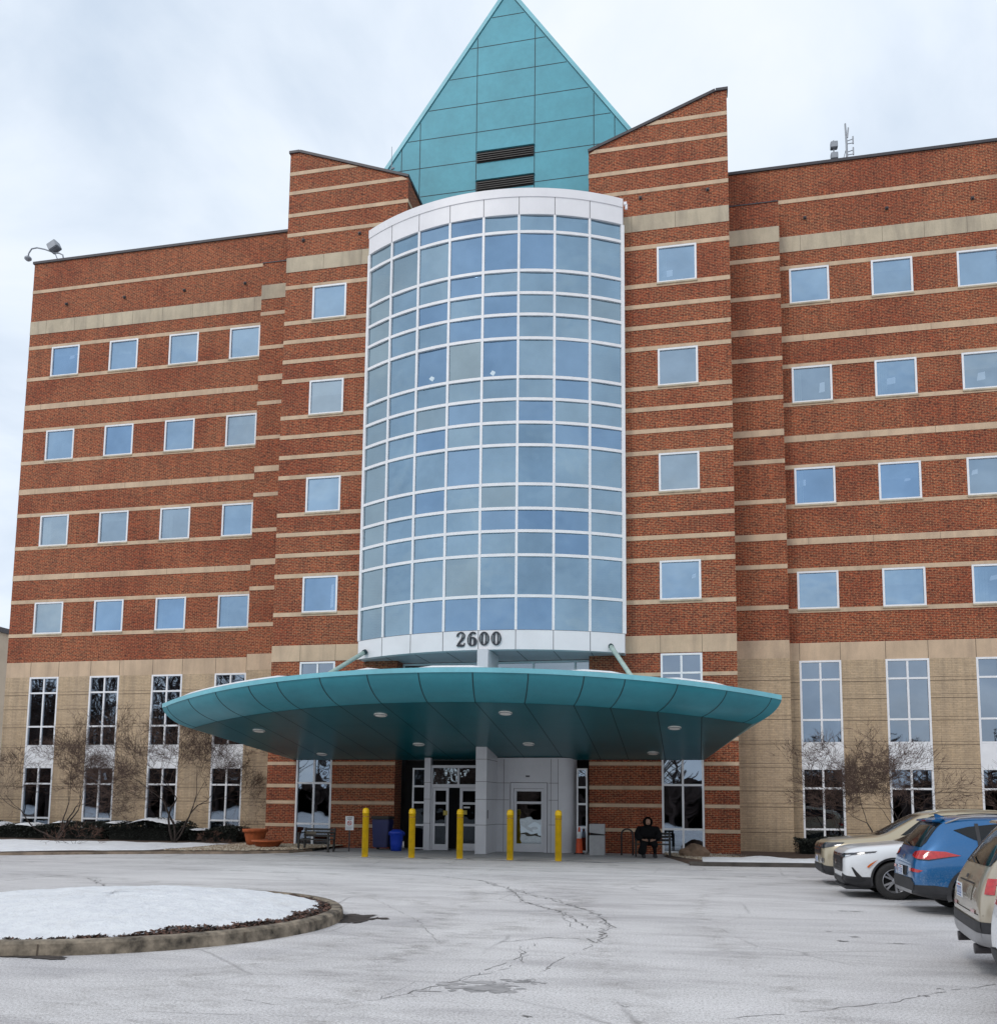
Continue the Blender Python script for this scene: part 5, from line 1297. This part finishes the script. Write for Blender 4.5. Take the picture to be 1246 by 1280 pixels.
# ------------------------------------------------------------------ cars
def suv(name, label, x0, yc, facing, paint, P):
    """facing -1: nose towards -x.  local x runs from nose (0) to tail (L)"""
    Lc, Hc, Wc = P['L'], P['H'], P['W']; k = Hc / 1.68; hwid = Wc / 2
    q = hwid / .935
    st = [  # x, zt, wt, (cant w, cant z), zb, wb, zm, wm, zl, zs, ws
        (0.00, .80, .50, .55, .79, .74, .60, .62, .66, .45, .33, .60),
        (0.05, .93, .60, .66, .91, .82, .74, .66, .79, .42, .26, .72),
        (0.22, 1.00, .66, .72, .98, .90, .84, .70, .88, .40, .22, .80),
        (0.55, 1.04, .68, .75, 1.02, .95, .90, .74, .925, .40, .21, .86),
        (1.10, 1.09, .70, .77, 1.07, 1.00, .91, .76, .93, .40, .21, .88),
        (1.36, 1.13, .68, .76, 1.10, 1.02, .91, .76, .93, .40, .21, .88),
        (2.02, 1.56, .56, .64, 1.49, 1.05, .89, .76, .93, .40, .21, .88),
        (2.30, 1.63, .57, .65, 1.555, 1.06, .89, .76, .93, .40, .21, .88),
        (2.86, 1.665, .58, .66, 1.585, 1.07, .89, .76, .93, .40, .21, .88),
        (2.95, 1.67, .58, .66, 1.585, 1.07, .89, .76, .93, .40, .21, .88),
        (3.60, 1.665, .57, .65, 1.57, 1.09, .885, .77, .93, .40, .21, .88),
        (3.70, 1.66, .57, .65, 1.56, 1.095, .885, .77, .93, .40, .22, .88),
        (4.02, 1.64, .55, .63, 1.53, 1.12, .87, .78, .925, .40, .24, .87),
        (4.22, 1.615, .54, .61, 1.50, 1.15, .85, .78, .92, .40, .27, .85),
        (4.50, 1.24, .62, .68, 1.20, 1.06, .83, .78, .90, .42, .30, .83),
        (4.60, 1.06, .64, .72, 1.03, .95, .82, .72, .88, .45, .33, .80),
        (4.68, .90, .62, .70, .88, .80, .78, .66, .83, .48, .35, .74),
        (4.70, .70, .56, .66, .68, .66, .72, .60, .76, .50, .40, .66)]
    sx = Lc / 4.70
    V, F, Mi = [], [], []
    for s_ in st:
        x, zt, wt, wc, zc, zb, wb, zm, wm, zl, zs, ws = s_
        half = [(0, zt), (wt * .6, zt - .006), (wt, zt - .03 if zt > 1.2 else zt - .015), (wc, zc), (wb, zb), (wm, zm), (wm, zl), (ws, zs), (ws * .7, zs - .02)]
        ring = half + [(0, zs - .02)] + [(-a_, b_) for a_, b_ in half[:0:-1]]
        V += [(x * sx, a_ * q, b_ * k) for a_, b_ in ring]
    n = len(V) // len(st)
    for i in range(len(st) - 1):
        xm = (st[i][0] + st[i + 1][0]) / 2
        for j in range(n):
            a_, b_ = i * n + j, i * n + (j + 1) % n; F.append((a_, b_, b_ + n, a_ + n)); mi = 0
            jj = min(j, n - 1 - j)   # 0: top centre .. 
            if jj in (6, 7, 8, 9): mi = 2
            Mi.append(mi)
    F.append(tuple(range(n))[::-1]); Mi.append(0); F.append(tuple(range((len(st) - 1) * n, len(st) * n))); Mi.append(0)
    me = bpy.data.meshes.new('body'); me.from_pydata(V, [], F)
    for m in (paint, 'carglass', 'cladding'): me.materials.append(MT[m])
    for p, mi in zip(me.polygons, Mi): p.material_index = mi; p.use_smooth = True
    bo = bpy.data.objects.new('body', me); COL.objects.link(bo)
    ss = bo.modifiers.new('s', 'SUBSURF'); ss.levels = 2; ss.render_levels = 2
    wr = P.get('wr', .36); wx = (P.get('fo', .92), Lc - P.get('ro', .95))
    cut = []
    for x in wx:
        for s_ in (-1, 1):
            cm = MB(); yy = s_ * hwid
            cm.tube([(x, yy - s_ * .34, wr), (x, yy + s_ * .12, wr)], wr + .055, 32, 2); cc = fixn(cm.obj('cutter', [paint, 'carglass', 'rim_dark'])); cut.append(cc)
            bmod = bo.modifiers.new('b', 'BOOLEAN'); bmod.operation = 'DIFFERENCE'; bmod.object = cc; bmod.solver = 'EXACT'
    dg = bpy.context.evaluated_depsgraph_get(); dg.update()
    ev = bpy.data.meshes.new_from_object(bo.evaluated_get(dg))
    bpy.data.objects.remove(bo)
    for c in cut: bpy.data.objects.remove(c)
    an_ = (0 if facing < 0 else math.pi) + R(P.get('rot', 0)); end = 0 if facing < 0 else Lc
    root = thing(name, label, 'car', (x0 - math.cos(an_) * end, yc - math.sin(an_) * end, 0), an_)
    bm = bmesh.new(); bm.from_mesh(ev); bmesh.ops.recalc_face_normals(bm, faces=bm.faces)
    bvh = BVHTree.FromBMesh(bm)
    # split glass into its own parts
    groups = {'windscreen': lambda c: c.x < 2.1 * sx and abs(c.y) < 9, 'rear_window': lambda c: c.x > 4.1 * sx, 'side_window': lambda c: True}
    gl = [f for f in bm.faces if f.material_index == 1]; done = set()
    for gname, fn in (('windscreen', lambda f: f.calc_center_median().x < 2.06 * sx and f.normal.z > .3), ('rear_window', lambda f: f.calc_center_median().x > 4.16 * sx and f.normal.x > .35), ('side_window', lambda f: f.calc_center_median().y > 0), ('side_window', lambda f: True)):
        fs = [f for f in gl if f.index not in done and fn(f)]
        if not fs: continue
        mb = MB()
        for f in fs:
            done.add(f.index); mb.face([tuple(v.co + v.normal * .003) for v in f.verts])
        o = mb.obj(gname, 'carglass', root, True); b2 = bmesh.new(); b2.from_mesh(o.data); bmesh.ops.remove_doubles(b2, verts=b2.verts, dist=1e-4); b2.to_mesh(o.data); b2.free()
    for mt_, nm in ((2, 'lower_cladding'),):
        mb = MB()
        for f in bm.faces:
            if f.material_index == 2: mb.face([tuple(v.co + v.normal * .001) for v in f.verts])
        mb.obj(nm, 'cladding', root, False)
    bm.to_mesh(ev); bm.free(); ev.materials.clear()
    for m in (paint, 'cladding', 'rim_dark'): ev.materials.append(MT[m])
    body = bpy.data.objects.new('body', ev); COL.objects.link(body); body.parent = root
    def patch(poly, where, name, mat, off=.006, sub=3, parent=None, thick=0.0):
        b = bmesh.new(); vs_ = []
        if where == 'front': o_, U, Vv, D = Vector((-1, 0, 0)), Vector((0, 1, 0)), Vector((0, 0, 1)), Vector((1, 0, 0))
        elif where == 'rear': o_, U, Vv, D = Vector((Lc + 1, 0, 0)), Vector((0, 1, 0)), Vector((0, 0, 1)), Vector((-1, 0, 0))
        elif where == 'side-': o_, U, Vv, D = Vector((0, -2, 0)), Vector((1, 0, 0)), Vector((0, 0, 1)), Vector((0, 1, 0))
        elif where == 'side+': o_, U, Vv, D = Vector((0, 2, 0)), Vector((1, 0, 0)), Vector((0, 0, 1)), Vector((0, -1, 0))
        else:   # corner: (kind, sign)  u measured along the diagonal
            kx, sy_ = where; o_ = Vector((0 if kx < 0 else Lc, sy_ * hwid, 0)) + Vector((kx, sy_, 0)) * 1.0; U = Vector((-kx, sy_, 0)).normalized() * 1.0; Vv = Vector((0, 0, 1)); D = Vector((-kx, -sy_, 0)).normalized()
        for a_, b__ in poly: vs_.append(b.verts.new((a_, b__, 0)))
        b.faces.new(vs_); bmesh.ops.triangulate(b, faces=b.faces)
        for _ in range(sub): bmesh.ops.subdivide_edges(b, edges=b.edges, cuts=1, use_grid_fill=True)
        bad = []
        for v in b.verts:
            hit = bvh.ray_cast(o_ + U * v.co.x + Vv * v.co.y, D)
            if hit[0] is None: bad.append(v); continue
            v.co = hit[0] - D * off + (hit[1] * .002 if hit[1].dot(D) < 0 else -hit[1] * .002)
        bmesh.ops.delete(b, geom=bad, context='VERTS')
        m_ = bpy.data.meshes.new(name); b.to_mesh(m_); b.free(); m_.materials.append(MT[mat])
        for p in m_.polygons: p.use_smooth = True
        o = bpy.data.objects.new(name, m_); COL.objects.link(o); o.parent = parent or root; return o
    # windows fitted to the body
    patch([(-.62, 1.10 * k), (.62, 1.10 * k), (.60, 1.2 * k), (.53, 1.545 * k), (-.53, 1.545 * k), (-.60, 1.2 * k)], 'front', 'windscreen', 'carglass', .005, 5)
    patch([(-.69, 1.13 * k), (.69, 1.13 * k), (.70, 1.2 * k), (.58, 1.535 * k), (-.58, 1.535 * k), (-.70, 1.2 * k)], 'rear', 'rear_window', 'carglass', .005, 5)
    dlo = P.get('dlo') or [(1.62, 1.105), (2.85, 1.13), (3.5, 1.155), (3.98, 1.22), (4.12, 1.36), (4.02, 1.47), (3.5, 1.535), (2.85, 1.55), (2.3, 1.52), (2.05, 1.42)]
    dlo = [(a_ * sx, b_ * k) for a_, b_ in dlo]
    for sd_n in ('side-', 'side+'):
        g_ = patch(dlo, sd_n, 'side_window', 'carglass', .005, 5)
        for px_ in (2.91, 3.62): patch([((px_ - .03) * sx, 1.14 * k), ((px_ + .03) * sx, 1.14 * k), ((px_ + .03) * sx, 1.535 * k), ((px_ - .03) * sx, 1.535 * k)], sd_n, 'window_pillar', 'cladding', .008, 3)
    # wheels
    for wi, x in enumerate(wx):
        for s_ in (-1, 1):
            yy = s_ * (hwid - .125)
            prf = [(.225, -.11), (wr - .05, -.125), (wr - .012, -.11), (wr, -.08), (wr, .08), (wr - .012, .11), (wr - .05, .125), (.225, .11)]
            def roll(m): m.v = [(a_ + x, yy + c_, b_ + wr) for a_, b_, c_ in m.v]; return m
            ty = roll(MB().lathe(prf, 0, 0, 0, 36)).obj('tyre', 'tyre', root, True)
            rmb = MB().lathe([(.228, -.105), (.235, .105), (.222, .118), (.215, .09), (.20, .02)] if s_ > 0 else [(.228, .105), (.235, -.105), (.222, -.118), (.215, -.09), (.20, -.02)], 0, 0, 0, 30)
            rmb.lathe([(0, .0 * s_), (.20, .0)], 0, 0, 0, 24, 1)
            ns = P.get('spokes', 5)
            for a_ in range(ns):
                for da in ((-.12, .12) if ns < 8 else (0,)):
                    t = 2 * math.pi * a_ / ns + da; t2 = t + da * .6; w_ = .018
                    c0, c1 = Vector((math.cos(t), math.sin(t))) * .05, Vector((math.cos(t2), math.sin(t2))) * .222; nn = Vector((-math.sin(t2), math.cos(t2))) * w_
                    zf = .095 * s_; zb_ = .02 * s_
                    b_ = len(rmb.v); pts2 = [c0 - nn, c0 + nn, c1 + nn, c1 - nn]
                    rmb.v += [(p_.x, p_.y, zf * (1.0 if i_ < 2 else .9)) for i_, p_ in enumerate(pts2)] + [(p_.x, p_.y, zb_) for p_ in pts2]
                    for qf in ((0, 1, 2, 3), (0, 4, 5, 1), (1, 5, 6, 2), (2, 6, 7, 3), (3, 7, 4, 0)): rmb.f.append(tuple(b_ + i_ for i_ in qf)); rmb.m.append(0)
            rmb.lathe([(0, .105 * s_), (.04, .10 * s_), (.055, .085 * s_), (.055, .03 * s_)], 0, 0, 0, 16)
            roll(rmb); rmb.obj('rim', ['rim', 'rim_dark'], root, False)
            ar = MB(); na = 26; rr0, rr1 = wr + .05, wr + P.get('arch', .115)
            for a_ in range(na + 1):
                t = R(-14 + 208 * a_ / na)
                for r_ in (rr0, rr1):
                    px_, pz_ = x + r_ * math.cos(t), wr + r_ * math.sin(t)
                    hit = bvh.ray_cast(Vector((px_, s_ * 2, max(pz_, .24))), Vector((0, -s_, 0)))
                    yv = hit[0].y if hit[0] is not None and abs(hit[0].y) > hwid * .7 else s_ * hwid * .97
                    ar.v.append((px_, yv + s_ * .012, max(pz_, .2)))
            for a_ in range(na): ar.f.append((2 * a_, 2 * a_ + 1, 2 * a_ + 3, 2 * a_ + 2)); ar.m.append(0)
            ar.obj('wheel_arch', 'cladding' if P.get('black_arch', True) else paint, root, True)
    # mirrors
    for s_ in (-1, 1):
        mm = MB(); mm.box(1.86 * sx, 1.98 * sx, s_ * (hwid + .02), s_ * (hwid + .19), 1.05 * k, 1.20 * k); o = bevel(fixn(mm.obj('mirror', paint, root)), .035, 3)
    for s_ in ('side-', 'side+'):
        for hx in (2.55, 3.45): patch([(hx * sx, .93 * k), (hx * sx + .2, .935 * k), (hx * sx + .2, .97 * k), (hx * sx, .965 * k)], s_, 'door_handle', paint, .03, 2)
        for dx_ in (1.98, 2.91, 3.66): patch([(dx_ * sx, .40 * k), (dx_ * sx + .009, .40 * k), (dx_ * sx + .009, 1.03 * k), (dx_ * sx, 1.03 * k)], s_, 'door_gap', 'rim_dark', .0025, 3)
        patch([(1.35 * sx, .30 * k), (3.35 * sx, .30 * k), (3.35 * sx, .40 * k), (1.35 * sx, .40 * k)], s_, 'sill_trim', 'cladding', .006, 3)
    # roof rails and antenna fin
    for s_ in (-1, 1):
        pts = []
        for i_ in range(9):
            x = (2.25 + 1.85 * i_ / 8) * sx; h_ = bvh.ray_cast(Vector((x, s_ * .60 * q, 3)), Vector((0, 0, -1)))
            pts.append((x, s_ * .60 * q, (h_[0].z if h_[0] else 1.6) + (.045 if 0 < i_ < 8 else .0)))
        MB().tube(pts, .016, 6).obj('roof_rail', P.get('rail', 'cladding'), root, True)
    h_ = bvh.ray_cast(Vector((4.05 * sx, 0, 3)), Vector((0, 0, -1))); zf = h_[0].z if h_[0] else 1.6
    fixn(MB().prism([(3.92 * sx, zf - .01), (4.12 * sx, zf - .01), (4.13 * sx, zf + .055), (4.09 * sx, zf + .055)], -.016, .016).obj('antenna_fin', paint, root))
    P['detail'](patch, root, Lc, k, hwid, paint, q, sx)
    return root
def sym(poly): return [(-a_, b_) for a_, b_ in poly][::-1]
def plate(root, x, z, s_x, tilt=0, y=0.0):
    m = MB(); m.box(-.005, .005, -.155, .155, -.078, .078); o = m.obj('licence_plate', 'plate', root); o.location = (x, y, z)
    c = MB(); f_ = .0062 * s_x
    for i_ in range(6): yy = -.115 + i_ * .046 + (.0 if i_ < 3 else .008); c.box(f_ - .0008, f_ + .0008, yy - .014, yy + .014, -.04, .035, 0); c.box(f_ * 1.2 - .0008, f_ * 1.2 + .0008, yy - .006, yy + .006, -.022 - .006 * (i_ % 2), .018, 1)
    c.box(f_ - .0008, f_ + .0008, -.06, .06, .048, .062, 2); c.box(f_ - .0008, f_ + .0008, -.12, .12, -.066, -.054, 0)
    c.obj('plate_characters', ['plateblue', 'plate', 'red'], o)
    for yy in (-.12, .12): MB().box(f_ - .002, f_ + .003, yy - .008, yy + .008, .05, .062).obj('screw', 'coping', o)
def d_front_a(patch, root, Lc, k, hw_, paint, q, sx):   # white SUV: slim lamps, big black grille
    patch([(-.56, .50), (.56, .50), (.60, .62), (.58, .80), (-.58, .80), (-.60, .62)], 'front', 'grille', 'grille', .012, 4)
    for z in (.55, .61, .67, .73):
        patch([(-.55, z), (.55, z), (.55, z + .012), (-.55, z + .012)], 'front', 'grille_bar', 'coping', .02, 4)
    MB().lathe([(0, 0), (.05, 0)], 0, 0, 0, 16)
    patch([(-.06, .63), (.06, .63), (.07, .72), (-.07, .72)], 'front', 'badge', 'chrome', .035, 2)
    for s_ in (-1, 1):
        u = [(-.62, .80), (-.30, .79), (.02, .835), (.38, .895), (.40, .925), (.05, .885), (-.3, .855), (-.62, .85)]
        patch([(a_, b_ * k) for a_, b_ in u], (-1, s_), 'headlight', 'headlight', .010, 4)
        patch([(-.25, .32), (.16, .32), (.24, .36), (.06, .60), (.03, .60), (.12, .38), (-.25, .37)], (-1, s_), 'bumper_inlet', 'grille', .010, 3)
        patch([(-.75, .80), (-.30, .745), (.0, .83), (.0, .842), (-.3, .80), (-.75, .815)], (-1, s_), 'light_strip', 'chrome', .016, 3)
        x0 = .55
        patch([(.44, .60), (.50, .66), (.62, .765), (.60, .745), (.47, .68), (.41, .62)], 'side-' if s_ < 0 else 'side+', 'side_marker', 'amber', .028, 2)
    patch([(-.62, .26), (.62, .26), (.66, .33), (.5, .40), (-.5, .40), (-.66, .33)], 'front', 'lower_grille', 'cladding', .012, 4)
    bevel(MB().box(.03, .5, -.72, .72, .17, .235).obj('front_skirt', 'cladding', root), .02)
    d_rear_common(patch, root, Lc, k, hw_)
def d_rear_common(patch, root, Lc, k, hw_):
    for s_ in (-1, 1): patch([(-.35, .88 * k), (.25, .90 * k), (.25, 1.0 * k), (-.35, 1.0 * k)], (1, s_), 'tail_light', 'taillight', .008, 3)
def d_front_b(patch, root, Lc, k, hw_, paint, q, sx):   # far beige car
    patch([(-.52, .70), (.52, .70), (.50, .86), (-.50, .86)], 'front', 'grille', 'grille', .012, 4)
    patch([(-.5, .79), (.5, .79), (.5, .81), (-.5, .81)], 'front', 'grille_bar', 'chrome', .022, 4)
    for s_ in (-1, 1):
        patch([(-.60, .80 * k), (-.15, .80 * k), (.22, .87 * k), (.28, .94 * k), (-.05, .93 * k), (-.60, .90 * k)], (-1, s_), 'headlight', 'headlight', .010, 4)
        patch([(-.28, .52), (-.10, .52), (-.10, .62), (-.28, .62)], (-1, s_), 'fog_lamp', 'chrome', .010, 3)
    patch([(-.70, .30), (.70, .30), (.62, .48), (-.62, .48)], 'front', 'lower_grille', 'cladding', .012, 4)
    plate(root, -.02, .58, -1)
    d_rear_common(patch, root, Lc, k, hw_)
def d_blue(patch, root, Lc, k, hw_, paint, q, sx):
    for s_ in (-1, 1):
        u = [(-.26, .985), (-.05, .93), (.12, .92), (.36, .98), (.48, 1.005), (.30, 1.065), (.0, 1.08), (-.20, 1.05)]
        patch([(a_, b_ * k) for a_, b_ in u], (1, s_), 'tail_light', 'taillight', .012, 4)
        patch([(-.30, .72), (.0, .705), (.06, .74), (-.10, .765), (-.30, .765)], (1, s_), 'reflector', 'taillight', .010, 3)
        patch([(-.26, .98 * k), (-.05, .925 * k), (.12, .915 * k), (.36, .975 * k), (.50, 1.005 * k), (.36, .985 * k), (.12, .93 * k), (-.05, .94 * k)], (1, s_), 'light_trim', 'cladding', .014, 3)
    patch([(-.72, .40), (.72, .40), (.80, .52), (.62, .60), (-.62, .60), (-.80, .52)], 'rear', 'bumper_trim', 'cladding', .012, 4)
    patch([(-.60, .34), (.60, .34), (.66, .40), (-.66, .40)], 'rear', 'skid_plate', 'silver', .016, 4)
    for s_ in (-1, 1): patch([(-.5, .36), (.35, .36), (.45, .46), (.2, .50), (-.5, .50)], (1, s_), 'bumper_corner', 'cladding', .010, 3)
    patch([(-.30, .62), (.30, .62), (.33, .78), (-.33, .78)], 'rear', 'plate_recess', 'cladding', .006, 3)
    plate(root, Lc + .035, .70, 1)
    patch([(-.05, .90), (.05, .90), (.05, .97), (-.05, .97)], 'rear', 'badge', 'chrome', .02, 2)
    spoiler(root, paint, Lc, sx, k, q)
    wiper(patch, k)
    d_headlights(patch, k)
def d_headlights(patch, k):
    for s_ in (-1, 1): patch([(-.5, .82 * k), (.2, .84 * k), (.2, .92 * k), (-.5, .90 * k)], (-1, s_), 'headlight', 'headlight', .010, 3)
    patch([(-.5, .60), (.5, .60), (.5, .80), (-.5, .80)], 'front', 'grille', 'grille', .012, 3)
def spoiler(root, paint, Lc, sx, k, q):
    m = MB(); x0, x1 = 4.08 * sx, 4.31 * sx
    m.prism([(x0, 1.618 * k), (x1, 1.585 * k), (x1 + .01, 1.555 * k), (x0 + .1, 1.55 * k)], -.58 * q, .58 * q)
    o = bevel(fixn(m.obj('spoiler', paint, root)), .012)
    MB().box(x1 + .001, x1 + .006, -.14, .14, 1.560 * k, 1.576 * k).obj('brake_light', 'taillight', root)
def wiper(patch, k):
    patch([(-.38, 1.195 * k), (.10, 1.135 * k), (.10, 1.15 * k), (-.38, 1.215 * k)], 'rear', 'wiper', 'cladding', .035, 3)
def d_tan(patch, root, Lc, k, hw_, paint, q, sx):
    for s_ in (-1, 1):
        patch([(-.04, .88), (.06, .88), (.06, .98), (.20, 1.0), (.20, 1.04), (-.04, 1.04)], (1, s_), 'tail_light', 'taillight', .012, 4)
    patch([(-.84, .485), (.84, .485), (.84, .60), (-.84, .60)], 'rear', 'bumper_trim', 'cladding', .012, 4)
    patch([(-.80, .34), (.80, .34), (.83, .483), (-.83, .483)], 'rear', 'skid_plate', 'silver', .014, 4)
    for s_ in (-1, 1):
        patch([(-.45, .49), (.35, .49), (.35, .60), (-.45, .60)], (1, s_), 'bumper_corner', 'cladding', .012, 3)
        patch([(-.45, .35), (.30, .35), (.32, .485), (-.45, .485)], (1, s_), 'bumper_corner', 'silver', .012, 3)
        ex = MB(); ex.tube([(Lc - .25, s_ * .52, .30), (Lc + .0, s_ * .52, .29)], [.05, .055], 12); ex.obj('exhaust_tip', 'coping', root)
        patch([(-.1 + s_ * .55, .665), (.1 + s_ * .55, .665), (.1 + s_ * .55, .70), (-.1 + s_ * .55, .70)], 'rear', 'reflector', 'taillight', .010, 2)
    patch([(-.40, .775), (.40, .775), (.44, .96), (-.44, .96)], 'rear', 'plate_recess', 'paint_tan2', .004, 3)
    patch([(-.44, .955), (.44, .955), (.44, .97), (-.44, .97)], 'rear', 'plate_shadow_lip', 'cladding', .008, 3)
    patch([(-.86, .66), (.86, .66), (.86, .668), (-.86, .668)], 'rear', 'tailgate_gap', 'rim_dark', .004, 4)
    plate(root, Lc + .04, .865, 1)
    for yy in (.0,): patch([(-.06, 1.0), (.06, 1.0), (.06, 1.04), (-.06, 1.04)], 'rear', 'badge', 'coping', .02, 2)
    spoiler(root, paint, Lc, sx, k, q); wiper(patch, k); d_headlights(patch, k)
def d_white2(patch, root, Lc, k, hw_, paint, q, sx):
    d_rear_common(patch, root, Lc, k, hw_); d_headlights(patch, k); spoiler(root, paint, Lc, sx, k, q); plate(root, Lc + .03, .8, 1)
    patch([(-.72, .34), (.72, .34), (.80, .50), (-.80, .50)], 'rear', 'bumper_trim', 'cladding', .012, 4)
suv('parked_car', 'beige car parked farthest back, its nose at the end of the snowy kerb', 2.80, 22.95, -1, 'paint_tan', dict(L=4.85, H=1.76, W=1.88, detail=d_front_b, black_arch=False, rail='paint_tan'))
suv('parked_car', 'white car with black grille and slim headlights, nose showing between the beige and blue cars', 2.83, 20.1, -1, 'paint_white', dict(L=4.70, H=1.68, W=1.87, detail=d_front_a, arch=.09))
suv('parked_car', 'bright blue car seen from behind with red tail lights and salt spots', 3.52, 17.35, 1, 'paint_blue', dict(dlo=[(1.62, 1.105), (2.85, 1.15), (3.45, 1.19), (3.7, 1.27), (4.0, 1.42), (3.75, 1.48), (3.3, 1.53), (2.85, 1.55), (2.3, 1.52), (2.05, 1.42)], L=4.48, H=1.66, W=1.85, detail=d_blue, rail='silver', wr=.355))
suv('parked_car', 'champagne coloured car with a white licence plate and silver bumper', 2.92, 11.3, 1, 'paint_tan2', dict(rot=-6, L=4.75, H=1.72, W=1.92, detail=d_tan, rail='silver'))
suv('parked_car', 'white car cut off by the right edge, nearest to the viewer', 2.63, 8.60, 1, 'paint_white', dict(L=4.6, H=1.70, W=1.88, detail=d_white2, spokes=7))

# ------------------------------------------------------------------ behind the viewer: trees mirrored in the ground floor glass
random.seed(5)
tl = MB()
for (x0, x1, y, h0, h1, n) in ((-140, -64, -62, 20, 27, 150), (-62, 70, -64, 9, 14, 90)):
    for k in range(n):
        x = random.uniform(x0, x1); yy = y + random.uniform(-5, 5); h = random.uniform(h0, h1); w_ = h * random.uniform(.18, .28)
        tl.tube([(x, yy, 0), (x, yy, h * .5), (x + random.gauss(0, .5), yy, h)], [.3, .2, .03], 5)
        for q in range(70):
            a_ = random.uniform(.18, 1) * h; sp_ = w_ * math.sin(math.pi * min(1, (a_ / h) * .9 + .1)) + .3; dx_ = random.uniform(-1, 1) * sp_; b0 = Vector((x, yy, a_ - abs(dx_) * .6)); b1 = Vector((x + dx_, yy + random.uniform(-1, 1) * sp_, a_ + abs(dx_) * .3))
            tl.tube([b0, b1], [.10, .03], 3, 0, False)
for k in range(150):
    x = -140 + k * 1.5; w_ = random.uniform(2, 4); h = random.uniform(3.5, 6.5); tl.prism([(x - w_, 0), (x + w_, 0), (x + w_ * .7, h * .8), (x, h), (x - w_ * .7, h * .85)], -70, -69)
o_ = tl.obj('far_off_trees', 'twig'); tag(o_, 'far-off bare woodland across the parking lot, seen only mirrored in the glass', 'woodland', kind='stuff')
